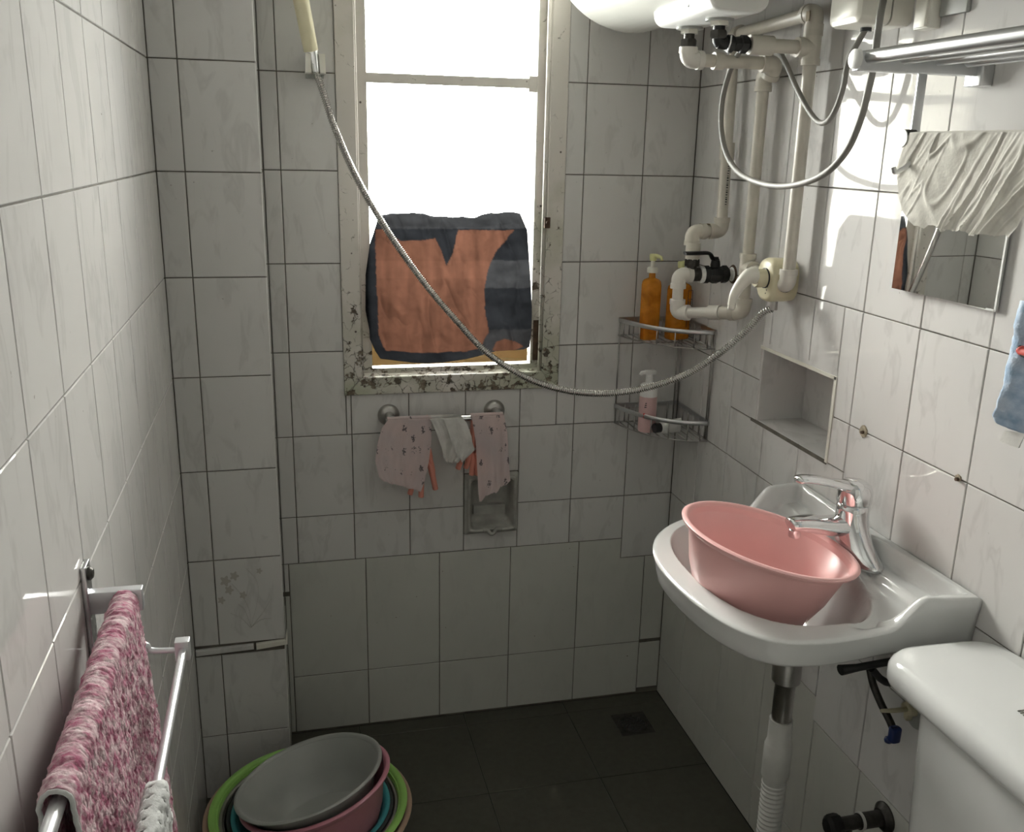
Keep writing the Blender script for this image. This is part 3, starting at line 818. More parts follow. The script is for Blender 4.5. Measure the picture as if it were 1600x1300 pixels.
# ---------------------------------------------------------------- pipework
PR = .0125
PXP = XR - .031
pipes = thing('water_pipes', 'white plastic hot and cold water pipes on the right wall corner', 'pipes', (PXP, 1.87, 1.5))
def pp(name, vf, mat='ppr', auto=40): return mk(name, vf, M[mat], pipes, auto=auto)
def pipe(a, b, mat='ppr'): return pp('pipe', rod(a, b, PR, 16), mat)
def elbow(a, c, b, r=.0165, mat='ppr', l2=.030):
    a, c, b = Vector(a), Vector(c), Vector(b)
    d1 = (a - c).normalized(); d2 = (b - c).normalized()
    e = pp('elbow', tube(bend(c + d1 * .030, c, c + d2 * l2, .014), r, 18), mat)
    for d, L in ((d1, .030), (d2, l2)): mk('collar', rod(c + d * (L - .010), c + d * (L + .001), r + .0015, 18), M[mat], e, auto=40)
    return e
def tee(c, dirs, mat='ppr', r=.0165):
    c = Vector(c)
    t = pp('tee', join(*[rod(c, c + Vector(d).normalized() * .030, r, 18) for d in dirs]), mat)
    for d in dirs:
        d = Vector(d).normalized(); mk('collar', rod(c + d * .020, c + d * .031, r + .0015, 18), M[mat], t, auto=40)
    return t
Y1, Y2, Y3 = 2.008, 1.868, 1.692
ZT = 1.776
# cold riser: top bar, down to the corner, out from the wall, down to the stop valve
c_top3 = Vector((PXP, Y3, ZT)); c_top1 = Vector((PXP, Y1 + .012, ZT - .006))
pipe(c_top3, c_top1); elbow(c_top3 + Vector((0, .1, 0)), c_top3, c_top3 + Vector((0, 0, -.1))); elbow(c_top3 + Vector((0, .1, 0)), c_top1 + Vector((0, 0, 0)), c_top1 + Vector((0, 0, -.1))) if False else elbow(c_top1 + Vector((0, -.1, 0)), c_top1, c_top1 + Vector((0, 0, -.1)))
z_e = 1.350
c_l = Vector((PXP, Y1, z_e))
pipe(c_top1, c_l)
pp('coupling', rod((PXP, Y1 + .003, 1.545), (PXP, Y1 + .003, 1.508), .0165, 18))
XV = .902
c_m = Vector((XV, Y1 - .006, z_e)); pipe(c_l, c_m, 'ppr'); elbow(c_l + Vector((0, 0, .1)), c_l, c_l + Vector((-.1, 0, 0))); elbow(c_m + Vector((.1, 0, 0)), c_m, c_m + Vector((0, 0, -.1)))
mk('print_strip', join(*[box(PXP - .002, PXP + .002, Y1 - .0131, Y1 - .0120, 1.41 + k * .0052, 1.41 + k * .0052 + (.0016 + .0014 * ((k * 7) % 3) / 2)) for k in range(17)]), M['ink'], pipes)
ZV = 1.2535
YV = 1.993
pp('coupling', rod((XV, YV, z_e - .025), (XV, YV, z_e - .062), .0165, 18))
pp('union_nut', join(lathe([(.011, 0), (.011, .018)], 16, frame_to((XV, YV, ZV + .012), (0, 0, 1)), True, True), lathe([(.0175, 0), (.018, .012), (.0175, .016)], 8, frame_to((XV, YV, ZV + .020), (0, 0, 1)), True, True)), 'dark_metal')
pp('pipe_stub', rod((XV, YV, ZV + .03), (XV, YV, z_e - .05), .010, 14), 'chrome_dull')
pp('union_tee', join(rod((XV - .018, YV, ZV), (XV + .030, YV, ZV), .0155, 16), rod((XV, YV, ZV), (XV, YV, ZV + .018), .012, 14)), 'dark_metal')
pp('seal_tape', rod((XV + .020, YV, ZV), (XV + .029, YV, ZV), .0195, 16), 'tape')
# stop valve
vb = pp('stop_valve', join(lathe([(.017, 0), (.0205, .004), (.0205, .014), (.017, .016), (.021, .026), (.021, .036), (.017, .046), (.0205, .048), (.0205, .058), (.017, .062)], 8, frame_to((XV + .028, YV, ZV), (1, 0, 0)), True, True),
    lathe([(.010, .012), (.0115, .022), (.0095, .032), (.008, .033)], 16, frame_to((XV + .058, YV, ZV), (0, 0, 1)), True, True)), 'black_iron', auto=40)
hv = Vector((XV + .058, YV, ZV + .034))
hp_ = smooth_path([hv + Vector((.006, 0, 0)), hv + Vector((-.006, 0, 0)), hv + Vector((-.016, -.008, .010)), hv + Vector((-.028, -.018, .0165)), hv + Vector((-.058, -.028, .0175)), hv + Vector((-.092, -.034, .0180))], 5)
mk('lever_handle', tube(hp_, .0052, 12, squash=(1.5, .7)), M['black_iron'], vb, auto=50)
mk('handle_nut', lathe([(.007, 0), (.007, .006)], 6, frame_to(hv, (0, 0, 1)), True, True), M['black_iron'], vb)
pp('wall_seal', lathe([(.012, 0), (.013, .010), (.017, .013)], 16, frame_to((XV + .088, YV, ZV), (1, 0, 0)), True, True), 'tape')
mk('wall_rose', lathe([(.019, 0), (.022, .003)], 18, frame_to((XR - .003, YV, ZV), (1, 0, 0)), True, True), M['rust'], pipes)
# out elbow, drop, return to hot riser
XE = .872
e1 = Vector((XE, YV, ZV)); e2 = Vector((XE + .001, YV, 1.166)); e3 = Vector((PXP, Y2, 1.186))
elbow(e1 + Vector((.1, 0, 0)), e1, e1 + Vector((0, 0, -.1)), mat='ppr_bright')
pp('pipe', rod(e1, e2, PR, 16), 'ppr_bright')
elbow(e2 + Vector((0, 0, .1)), e2, e3, mat='ppr_bright')
pp('pipe', rod(e2, e3, PR, 16), 'ppr_bright')
pp('coupling', rod(e2.lerp(e3, .50), e2.lerp(e3, .66), .0165, 18), 'ppr_bright')
pp('coupling', rod(e2.lerp(e3, .69), e2.lerp(e3, .80), .0150, 18), 'ppr')
elbow(e2, e3, e3 + Vector((0, 0, .1)))
t2 = Vector((PXP, Y2, MC.z + .008))
pipe(e3, (PXP, Y2, 1.695)); tee(t2, ((0, 0, 1), (0, 0, -1), (0, -1, 0))); pp('pipe', rod(t2, (PXP, my + .03, MC.z + .004), PR, 16))
# hot riser head: tee then straight out to the heater
zt2 = 1.697
t3 = Vector((PXP, 1.825, zt2)); XH = .785
elbow(t3 + Vector((-.1, 0, 0)), t3, Vector((PXP, Y2, zt2 - .012)) + Vector((0, .0, -.05)))
elbow(Vector((PXP, Y2, zt2 - .03)) + Vector((0, 0, -.1)), Vector((PXP, Y2, zt2 - .02)), t3)
h_in = Vector((XH, 1.825, zt2)); pipe(t3, h_in); elbow(t3, h_in, h_in + Vector((0, 0, .1)), mat='ppr_bright', l2=.022)
pp('coupling', rod((XH + .055, 1.825, zt2), (XH + .075, 1.825, zt2), .0165, 18))
# third riser and the branch to the other heater connection
t4 = Vector((PXP, Y3, 1.715)); pipe(c_top3, (PXP, Y3, MC.z)); tee(t4, ((0, 0, 1), (0, 0, -1), (-1, 0, 0)))
h2 = Vector((XH - .006, Y3, 1.727 - .006)); pipe(t4, (XH + .085, Y3, 1.715))
pp('coupling', rod((XH + .062, Y3, 1.715), (XH + .108, Y3, 1.715), .0175, 18))
sv = pp('safety_valve', join(rod((XH - .002, Y3, 1.715), (XH + .064, Y3, 1.715), .0095, 12), lathe([(.012, 0), (.0155, .002), (.0155, .012), (.012, .016), (.0135, .026), (.016, .028), (.016, .040), (.011, .044)], 8, frame_to((XH + .016, Y3, 1.715), (1, 0, 0)), True, True),
    tube(bend((XH, Y3, 1.745), (XH, Y3, 1.715), (XH + .02, Y3, 1.715), .008), .011, 14)), 'black_iron')
mk('spring_clip', tube([(XH + .018, Y3 - .016, 1.727), (XH + .016, Y3 - .019, 1.715), (XH + .013, Y3 - .016, 1.700), (XH + .018, Y3 - .010, 1.696)], .0016, 8), M['steel'], sv, auto=50)
elbow(Vector((PXP, Y3, 1.5)), Vector((PXP, Y3 + .0, MC.z - .004)), Vector((PXP, my, MC.z - .004)), mat='ppr_bright')
pp('pipe', rod((PXP, Y3, MC.z - .004), (PXP, my - .034, MC.z - .004), .0115, 16), 'black_plastic')
for q in ((PXP - .0168, Y3 - .004, ZT - .006, 'X'), (XH + .170, 1.825, zt2 + .0165, 'Z'), (XV + .03, Y1 - .003, z_e + .0165, 'Z')):
    if q[3] == 'X': mk('sticker', box(q[0], q[0] + .001, q[1] - .006, q[1] + .006, q[2] - .010, q[2] + .008), M['brown_label'], pipes)
    else: mk('sticker', box(q[0] - .010, q[0] + .010, q[1] - .006, q[1] + .006, q[2] - .0015, q[2] + .0006), M['brown_label'], pipes)

# ---------------------------------------------------------------- water heater
TX, TZ, TR = .775, 1.975, .198
wh = thing('water_heater', 'white horizontal tank water heater hung high in the right corner', 'water heater', (TX, 1.75, TZ))
prof = [(0.001, 0), (.06, .001), (.115, .008), (.16, .024), (.185, .045), (TR, .08), (TR, .82), (.185, .86), (.15, .885), (.06, .90), (.001, .90)]
mk('tank', lathe(prof, 64, frame_to((TX, YB - .035, TZ), (0, -1, 0))), M['heater'], wh, smooth=True)
BX0, BX1, BY0, BY1, BZ0 = .722, .832, 1.595, 1.862, 1.756
pr_ = [(p[0], p[1]) for p in rrect(BX0, BX1, BZ0, TZ - .05, .022, 6)]
mk('connection_box', loft([[(p[0], y, p[1]) for p in [(TX + (q[0] - TX) * s, q[1] if q[1] > BZ0 + .05 else BZ0 + (q[1] - BZ0) * 1 + (1 - s) * .05) for q in pr_]] for y, s in ((BY1, .96), (BY1 - .006, 1), (BY0 + .012, 1), (BY0 + .004, .985), (BY0, .94))]), M['heater_box'], wh, auto=35)
zc = BZ0 + .022
mk('panel_mark', join(box(BX0 - .0006, BX0 + .0002, 1.690, 1.692, zc - .004, zc + .024), box(BX0 - .0006, BX0 + .0002, 1.690, 1.697, zc - .006, zc - .003)), M['ink'], wh)
for x, y, dz in ((XH, 1.825, zt2), (XH, Y3, 1.74)):
    mk('flange', lathe([(.026, 0), (.026, .006)], 24, frame_to((x, y, BZ0 - .004), (0, 0, 1)), True, True), M['grey_plastic'], wh, auto=40)
    mk('flange_nut', lathe([(.018, 0), (.018, .009)], 6, frame_to((x, y, BZ0 - .012), (0, 0, 1)), True, True), M['cream_white'], wh)
    f_ = mk('inlet_fitting', join(rod((x, y, dz + .022 if dz < 1.72 else dz), (x, y, BZ0 - .010), .0105, 14), lathe([(.0145, 0), (.0165, .003), (.0165, .012), (.0145, .015)], 6, frame_to((x, y, BZ0 - .036 if dz < 1.72 else BZ0 - .034), (0, 0, 1)), True, True)), M['dark_metal'], wh, auto=40)

# ---------------------------------------------------------------- switch box, cables
def pxs(pts, X): return [PX(a, b, X) for a, b in pts]
sb = thing('switch_box', 'yellowed white power switch box on the wall above the shelf', 'switch', (XR, 1.52, 1.80))
xf0 = XR - .095
q0, q1 = PX(1290, 50, xf0), PX(1352, 62, xf0)
sy1, sy0 = q0.y, PX(1340, 60, xf0).y
sz0 = PX(1292, 50, xf0).z + .004
bxp = rrect(sy0, sy1, sz0, sz0 + .22, .014, 5)
def sbx(x, ins): return [(x, a, b) for a, b in rrect(sy0 + ins, sy1 - ins, sz0 + ins, sz0 + .22 - ins, max(.004, .014 - ins * .4), 5)]
mk('front_shell', loft([sbx(xf0 + .055, 0), sbx(xf0 + .012, 0), sbx(xf0 + .004, .003), sbx(xf0, .010)]), M['cream_white'], sb, auto=35)
mk('seam', loft([sbx(xf0 + .058, .003), sbx(xf0 + .054, .003)]), M['cable'], sb)
mk('back_shell', loft([sbx(XR, 0), sbx(xf0 + .058, 0)]), M['cream_white'], sb, auto=35)
mk('cable_gland', rod((XR - .05, (sy0 + sy1) / 2, sz0 - .006), (XR - .05, (sy0 + sy1) / 2, sz0 + .01), .009, 16), M['black_plastic'], sb, auto=40)
du = thing('cable_trunking', 'cream strip of cable trunking running up beside the switch box', 'trunking', (XR, 1.47, 1.8))
mk('channel', rbox(XR - .022, XR, sy0 - .075, sy0 - .035, sz0 - .012, CEIL, .003), M['cream_white'], du, auto=30)
mk('channel_cover', rbox(XR - .026, XR - .018, sy0 - .070, sy0 - .041, sz0 - .010, CEIL, .002), M['cream_white'], du, auto=30)
mk('patch_plate', rbox(XR - .008, XR + .0, sy0 - .14, sy0 - .076, sz0 + .004, sz0 + .2, .003), M['grey_plastic'], du, auto=30)
g0 = Vector((XR - .05, (sy0 + sy1) / 2, sz0))
XC = XR - .06
c1 = mk('cable', tube(smooth_path([g0] + pxs([(1326, 95), (1318, 135), (1305, 172), (1292, 190), (1278, 190), (1262, 170), (1245, 138), (1232, 108), (1222, 88)], XC) + [PX(1212, 74, PXP - .012)], 8), .0050, 10), M['cable'], None, smooth=True)
tag(c1, 'short grey cable looping from switch box to the pipes', 'cable')
XC2 = XR - .12
c2 = mk('cable', tube(smooth_path([PX(1213, 72, PXP - .030), PX(1198, 62, PXP - .05)] + pxs([(1180, 62), (1158, 78), (1141, 110), (1129, 155), (1127, 200), (1135, 240), (1155, 270), (1190, 287), (1225, 291), (1262, 284), (1296, 266), (1325, 232), (1345, 185), (1358, 135), (1366, 95), (1371, 55), (1376, 20)], XC2) + [PX(1382, -10, XC2 + .03), PX(1388, -60, XR - .03)], 8), .0056, 10), M['cable'], None, smooth=True)
tag(c2, 'long grey cable hanging in a wide loop before the pipes', 'cable')

# ---------------------------------------------------------------- tube shelf on the right wall
SHY = 1.25
XS0 = PY(1334, 92, SHY).x
ZS = PY(1334, 92, SHY).z
shelf = thing('towel_shelf', 'satin aluminium tube shelf with lower rail on the right wall', 'towel shelf', (XR, SHY, ZS))
def sh(name, vf, mat='steel', auto=40): return mk(name, vf, M[mat], shelf, auto=auto)
YE = .55
for xe, yy in ((XS0, SHY),):
    pass
for yy in (SHY, YE):
    sh('side_arm', rbox(XS0 + .004, XR, yy - .009, yy + .009, ZS - .016, ZS + .010, .003))
    sh('wall_mount', rbox(XR - .022, XR, yy - .018, yy + .018, ZS - .030, ZS + .014, .003))
    sh('end_cap', lathe([(.0135, 0), (.0135, .006), (.011, .008)], 24, frame_to((XS0 + .006, yy, ZS), (-1, 0, 0)), True, True), 'white_plastic')
for k, x in enumerate((XS0 + .020, XS0 + .075, XS0 + .130, XS0 + .180)):
    sh('shelf_tube', rod((x, YE, ZS + .003), (x, SHY + .004, ZS + .003), .0095 if k == 0 else .0080, 18))
XLW = PY(1412, 216, SHY).x
ZL = PY(1410, 216, SHY).z
xv = PY(1437, 150, SHY).x
for yy in (SHY, YE):
    sh('drop_strap', rbox(xv - .007, xv + .007, yy - .003, yy + .003, ZL - .004, ZS - .01, .002))
    sh('lower_arm', rbox(XLW - .002, xv + .12, yy - .006, yy + .006, ZL + .002, ZL + .008, .002))
    sh('rail_cap', lathe([(.0125, 0), (.0125, .004)], 20, frame_to((XLW + .002, yy + .002, ZL), (-1, 0, 0)), True, True), 'white_plastic')
    sh('rail_socket', rod((XLW, yy, ZL), (XLW + .016, yy, ZL), .0128, 18), 'dark_metal')
sh('lower_rail', rod((XLW + .012, YE, ZL), (XLW + .012, SHY + .002, ZL), .0085, 18))
hk = PY(1396, 262, SHY - .02)
sh('hook', tube(smooth_path([(XLW + .012, SHY - .02, ZL - .004), (XLW + .008, SHY - .02, ZL - .03), hk + Vector((.006, 0, -.006)), hk], 5), .0035, 10), 'steel')

# white gauze rag over the lower rail
rg_top = ZL + .0095
XRG = XLW + .012
def ragpt(px, py, dx=-.012): return PX(px, py, XRG + dx)
Lr = [ragpt(1422, 207), ragpt(1410, 235), ragpt(1401, 262), ragpt(1403, 300), ragpt(1409, 330), ragpt(1428, 352)]
Rr = [ragpt(1660, 205), ragpt(1650, 240), ragpt(1640, 262), ragpt(1620, 300), ragpt(1600, 335), ragpt(1578, 372)]
def ragd(u, v, p):
    q = Vector((p.y * 1.5 + (p.z - ZL) * 1.1, 0, (p.z - ZL) * .35))
    q2 = Vector((p.y * 1.3 - (p.z - ZL) * .7, 7, (p.z - ZL) * .4))
    a = noise.noise(q * 15); b = noise.noise(q2 * 22); w_ = noise.noise(q * 6 + Vector((9, 0, 0)))
    ed = min(1, u * 14); wp = Vector((noise.noise(q * 9), 0, noise.noise(q * 7 + Vector((3, 3, 3))))) * .035
    a = noise.noise((q + wp) * 17); b = noise.noise((q + wp * 1.8) * 30 + Vector((5, 1, 2)))
    f = (.0075 * math.exp(-(a / .055) ** 2) + .0028 * math.exp(-(b / .07) ** 2) + .014 * w_ + .004 * noise.noise(q2 * 40) * .5) * (.3 + .7 * ed)
    e = v ** 6 * .008 * fbm((u * 8, 2, 0), 1, 3)
    return Vector((-f * (.25 + .75 * v), 0, e))
vf1 = sheet(Lr, Rr, 150, 90, ragd)
top = [p for p in vf1[0][:150]]
Lb = [Lr[0] + Vector((.012, 0, rg_top - Lr[0].z + .0)), Lr[0] + Vector((.026, .002, -.06))]
Rb = [Rr[0] + Vector((.012, 0, rg_top - Rr[0].z + .0)), Rr[0] + Vector((.026, 0, -.06))]
nv = 12; Vb = []; Fb = []
A = resample(Lb, nv); B = resample(Rb, nv)
for j in range(nv):
    for i in range(150):
        u = i / 149; p = A[j].lerp(B[j], u)
        if j: p = p + Vector((.002 * math.sin(u * 40) * j / nv, 0, 0))
        Vb.append(p)
Vall = list(vf1[0]) + Vb; Fall = list(vf1[1]); k0 = len(vf1[0])
for i in range(149): Fall.append((i + 1, i, k0 + i, k0 + i + 1))
for j in range(nv - 1):
    for i in range(149):
        a = k0 + j * 150 + i; Fall.append((a, a + 1, a + 151, a + 150))
rag = mk('gauze_rag', (Vall, Fall), M['rag'], None, smooth=True)
tag(rag, 'crumpled white gauze rag over the rail above the mirror', 'cloth')

# mirror
mir = thing('mirror', 'small frameless rectangular mirror on the right wall under the white rag', 'mirror', (XR, 1.27, 1.36))
my0, my1 = PX(1556, 483, XR - .006).y, PX(1402, 452, XR - .006).y
mzb = (PX(1556, 483, XR - .006).z + PX(1402, 452, XR - .006).z) / 2
gl_ = mk('glass', box(XR - .007, XR - .0025, my0, my1, mzb, mzb + .165), M['mirror'], mir)
for v_ in gl_.data.vertices: v_.co.x -= (v_.co.y - my0) * .022
mk('bevel_edge', join(box(XR - .0078, XR - .0068, my0 - .0015, my0 + .002, mzb - .0015, mzb + .166), box(XR - .0078, XR - .0068, my0, my1, mzb - .0015, mzb + .0015), box(XR - .0078, XR - .0068, my1 - .001, my1 + .001, mzb, mzb + .166)), M['white_plastic'], mir)
for v_ in mir.children[-1].data.vertices: v_.co.x -= (v_.co.y - my0) * .022
mk('backing', box(XR - .0026, XR - .0005, my0 + .002, my1 - .002, mzb + .002, mzb + .163), M['black_plastic'], mir)

# blue towel at the right edge of the picture, with its tag
XB = XR - .05
Lb_ = pxs([(1598, 470), (1591, 540), (1583, 600), (1564, 648), (1570, 662)], XB)
Rb_ = pxs([(1700, 470), (1700, 560), (1700, 620), (1690, 690), (1668, 716)], XB)
bt = mk('blue_towel', sheet(Lb_, Rb_, 60, 60, lambda u, v, p: Vector((-.012 * math.sin(u * 9 + v * 2) - .004 * fbm(p, 40), 0, -.004 * math.sin(u * 6) * v))), M['blue_towel'], None, smooth=True)
solid(bt, .006)
tag(bt, 'pale blue patterned towel hanging at the right edge of the photo', 'towel')
bt_top = PX(1640, 470, XB)
mk('hanging_loop', tube(smooth_path([bt_top, bt_top + Vector((.01, 0, .05)), Vector((XR - .01, bt_top.y, bt_top.z + .10))], 5), .003, 8), M['blue_towel'], bt, smooth=True)
mk('braid_trim', tube(smooth_path(pxs([(1594, 545), (1598, 550), (1606, 552), (1616, 551)], XB - .014), 5), .006, 8), M['red_ink'], bt, smooth=True)
mk('braid_trim', tube(smooth_path(pxs([(1592, 541), (1596, 553), (1604, 557)], XB - .016), 5), .003, 8), M['ink'], bt, smooth=True)
tl = pxs([(1572, 672), (1563, 690), (1592, 700), (1602, 678)], XB)
mk('care_tag', loft([[p + Vector((.001, 0, 0)) for p in tl], [p - Vector((.001, 0, 0)) for p in tl]]), M['tissue'], bt)
tb_ = thing('towel_hook', 'small steel hook above the blue towel at the right edge', 'hook', (XR, bt_top.y, bt_top.z + .10))
mk('plate', rbox(XR - .006, XR, bt_top.y - .014, bt_top.y + .014, bt_top.z + .085, bt_top.z + .125, .003), M['steel'], tb_, auto=30)
mk('peg', tube(smooth_path([(XR - .004, bt_top.y, bt_top.z + .10), (XR - .022, bt_top.y, bt_top.z + .096), (XR - .028, bt_top.y, bt_top.z + .11)], 5), .003, 8), M['steel'], tb_, smooth=True)

# hook scars on the tiles
def scar(px, py, w_, h_, label):
    c = PX(px, py, XR - .001)
    pts = []
    for k in range(16):
        a = 2 * math.pi * k / 16; r = 1 + .35 * noise.noise(Vector((math.cos(a) * 1.7 + px, math.sin(a) * 1.7, 0)))
        pts.append((c.y + math.cos(a) * w_ * r, c.z + math.sin(a) * h_ * r))
    o = mk('glue_scar', prism(pts, 'X', XR + .0005, XR - .0022, .0008), M['residue'])
    mk('screw_stub', rod((XR, c.y - .002, c.z - .001), (XR - .007, c.y - .002, c.z - .001), .003, 8), M['rust'], o, auto=40)
    tag(o, label, 'wall mark')
scar(1349, 674, .011, .011, 'brown glue mark of a lost hook on the joint right of the niche')
scar(1497, 747, .006, .006, 'small dark glue mark of a lost hook on the joint above the cistern')

# ---------------------------------------------------------------- corner caddy
cad = thing('corner_caddy', 'two-tier chrome wire caddy in the corner right of the window', 'shelf', (.97, 2.2, .9))
WR = .0018
cxb, cyr = XR - .004, YB - .004
xl_ = .826; yn_ = 2.046
def wire(name, pts, r=WR, mat='chrome_dull', par=None, n=8): return mk(name, tube(pts, r, n), M[mat], par or cad, smooth=True)
def arc(z, k=1.0, n=16):
    # shallow front curve from (xl_, back wall) to (right wall, yn_)
    a = Vector((xl_, cyr - .004, z)); b = Vector((cxb - .003, yn_, z)); c = Vector((.865, 2.060, z))
    return [a * (1 - t) ** 2 + c * 2 * t * (1 - t) + b * t * t for t in [i / n for i in range(n + 1)]]
for tier, (zt_, zb_) in enumerate(((1.106, 1.066), (.878, .832))):
    tr_ = mk('tier_rim', tube(arc(zt_), .0048, 10, squash=(.45, 1.2)), M['steel'], cad, smooth=True)
    mk('wall_strip', join(box(xl_, cxb, cyr - .001, cyr + .001, zt_ - .006, zt_ + .006), box(cxb - .001, cxb + .001, yn_, cyr, zt_ - .006, zt_ + .006)), M['steel'], cad)
    mk('bottom_wire', tube(arc(zb_), WR, 8), M['chrome_dull'], cad, smooth=True)
    mk('bottom_wire', tube([(xl_, cyr, zb_), (cxb, cyr, zb_), (cxb, yn_, zb_)], WR, 8), M['chrome_dull'], cad, smooth=True)
    A1, A0 = arc(zt_), arc(zb_)
    for k in (1, 4, 7, 10, 13, 15):
        wire('side_wire', [A1[k], A0[k]])
    for k in range(5):
        x = xl_ + .03 + k * .03
        wire('side_wire', [(x, cyr, zt_), (x, cyr, zb_)])
        wire('side_wire', [(cxb, yn_ + .02 + k * .034, zt_), (cxb, yn_ + .02 + k * .034, zb_)])
    for k in range(9):
        # parallel floor wires across the triangle
        t = (k + .5) / 9
        x = xl_ + .008 + t * (cxb - xl_ - .010)
        yy = min(A0, key=lambda p: abs(p.x - x)).y
        wire('floor_wire', [(x, yy, zb_), (x, cyr, zb_)], .0014)
zlo, zhi = .832, 1.106
for p in ((xl_ + .004, cyr), (cxb, yn_ + .006), (cxb - .008, cyr), (cxb - .002, cyr - .010)):
    wire('post', [(p[0], p[1], zlo), (p[0], p[1], zhi)])
wire('post', [(cxb, yn_ + .016, zlo), (cxb, yn_ + .016, zhi)])

# bottles
def bottle(name, cx, cy, z0, w_, d_, h_, rot, mat, label, liquid=None, group=None, sh_r=.012):
    t = thing(name, label, 'bottle', (cx, cy, z0), group)
    Rm = Matrix.Translation((cx, cy, z0)) @ Matrix.Rotation(rot, 4, 'Z')
    rr_ = []
    for z, k in ((0, .92), (.003, 1), (h_ - .016, 1), (h_ - .006, .93), (h_ - .001, .75), (h_ + .003, .36), (h_ + .018, .33)):
        rr_.append([(p[0], p[1], z) for p in rrect(-w_ / 2 * k, w_ / 2 * k, -d_ / 2 * k if k > .5 else -w_ / 2 * k, d_ / 2 * k if k > .5 else w_ / 2 * k, sh_r * k if k > .5 else w_ / 2 * k * .98, 5)])
    mk('bottle_body', xf(loft(rr_), Rm), M[mat], t, auto=40)
    if liquid:
        mk('liquid', xf(loft([[(p[0], p[1], z) for p in rrect(-w_ / 2 + .002, w_ / 2 - .002, -d_ / 2 + .002, d_ / 2 - .002, sh_r * .8, 5)] for z in (.004, liquid)]), Rm), M['amber_liquid'], t, auto=40)
    return t, Rm
def pump(t, Rm, z, mat, stem_h=.03, mat2=None, fl=1, yaw=0.0):
    Rm = Rm @ Matrix.Rotation(yaw, 4, 'Z')
    mk('pump_collar', xf(lathe([(.0135, 0), (.0135, .010), (.011, .013)], 20, None, True, True), Rm @ Matrix.Translation((0, 0, z))), M[mat], t, auto=40)
    mk('pump_stem', xf(lathe([(.0055, 0), (.0050, stem_h)], 14, None, True, True), Rm @ Matrix.Translation((0, 0, z + .011))), M[mat], t, auto=40)
    zt = z + .011 + stem_h
    mk('pump_head', xf(join(lathe([(.008, -.008), (.0095, .004), (.0085, .008)], 16, None, True, True), tube([(0, 0, .003), (fl * .012, 0, .004), (fl * .024, 0, .002), (fl * .028, 0, -.005)], [.006, .0055, .0042, .0036], 10)), Rm @ Matrix.Translation((0, 0, zt))), M[mat2 or mat], t, auto=40)
b1p = PY(1013, 528, 2.168)
t, Rm = bottle('shampoo_bottle', b1p.x, 2.168, 1.070, .046, .036, .150, .12, 'amber', 'amber pump bottle at the left of the upper caddy tier', .062)
pump(t, Rm, .166, 'cream_white', .026, 'pale_yellow', 1, -1.2)
b2p = PY(1055, 530, 2.162)
t, Rm = bottle('shampoo_bottle', b2p.x + .004, 2.165, 1.070, .060, .038, .138, .28, 'amber', 'wider amber bottle with printed label behind the white pipe elbow', .052)
pump(t, Rm, .154, 'black_plastic', .020, 'pale_yellow', 1, .3)
lp = mk('label_print', xf(join(*[box(.012 + .0, .026, -.0196, -.0190, z, z + .0012) for z in (.066, .100, .122)], box(.012, .0132, -.0196, -.0190, .03, .122), box(.0262, .0274, -.0196, -.0190, .03, .122),
    box(.015, .0165, -.0198, -.019, .084, .096), box(.0165, .019, -.0198, -.019, .083, .085), box(.021, .0225, -.0198, -.019, .084, .096), box(.0225, .025, -.0198, -.019, .083, .085)), Rm), M['ink'], t)
# pink foam bottle on the lower tier
b3 = PY(1010, 668, 2.150)
t = thing('foam_bottle', 'pink pump bottle of foam wash on the lower caddy tier', 'bottle', (b3.x, 2.150, .835))
Rm = Matrix.Translation((b3.x, 2.150, .835))
mk('bottle_body', lathe([(.001, 0), (.0215, 0), (.0225, .004), (.0225, .092), (.021, .097)], 28, Rm, True, False), M['soft_pink'], t, auto=40)
mk('shoulder', lathe([(.0225, .092), (.0225, .112), (.0215, .120), (.017, .124), (.010, .126)], 28, Rm, True, True), M['white_plastic'], t, auto=40)
mk('pump_stem', lathe([(.0105, .124), (.009, .140), (.0085, .150)], 18, Rm, True, True), M['white_plastic'], t, auto=40)
mk('pump_head', xf(join(rbox(-.013, .016, -.009, .009, .148, .158, .005), tube([(-.010, 0, .153), (-.022, 0, .152), (-.025, 0, .147)], [.005, .0048, .004], 10)), Rm), M['white_plastic'], t, auto=40)
mk('label_print', xf(join(*[box(-.0165 + .001 * k, -.007, -.0195, -.0180, .066 + .005 * k, .068 + .005 * k) for k in range(3)]), Rm), M['ink'], t)
mk('label_print', xf(join(box(-.0175, -.011, -.0178, -.0160, .046, .051), box(-.0175, -.008, -.0180, -.0165, .039, .044)), Rm), M['red_ink'], t)
# cream tube lying on the lower tier
c0 = PY(1026, 657, 2.115); c9 = PY(1060, 658, 2.13)
t = thing('cream_tube', 'white squeeze tube with black cap lying beside the pink bottle', 'tube', ((c0 + c9) / 2))
d = (c9 - c0); L_ = d.length; ang = math.atan2(d.y, d.x)
Rt = Matrix.Translation((c0.x, c0.y, .851)) @ Matrix.Rotation(ang, 4, 'Z')
tr2 = []
for s_, ry, rz in ((.010, .012, .012), (.02, .0165, .0165), (.04, .0165, .014), (.075, .019, .003)):
    tr2.append([(s_, ry * math.cos(a), rz * math.sin(a)) for a in (2 * math.pi * k / 20 for k in range(20))])
mk('tube_body', xf(loft(tr2), Rt @ Matrix.Rotation(math.pi / 2, 4, 'X')), M['white_plastic'], t, auto=40)
mk('cap', xf(lathe([(.0115, -.006), (.0125, -.004), (.0125, .012), (.011, .013)], 20, frame_to((0, 0, 0), (1, 0, 0)), True, True), Rt), M['black_plastic'], t, auto=40)

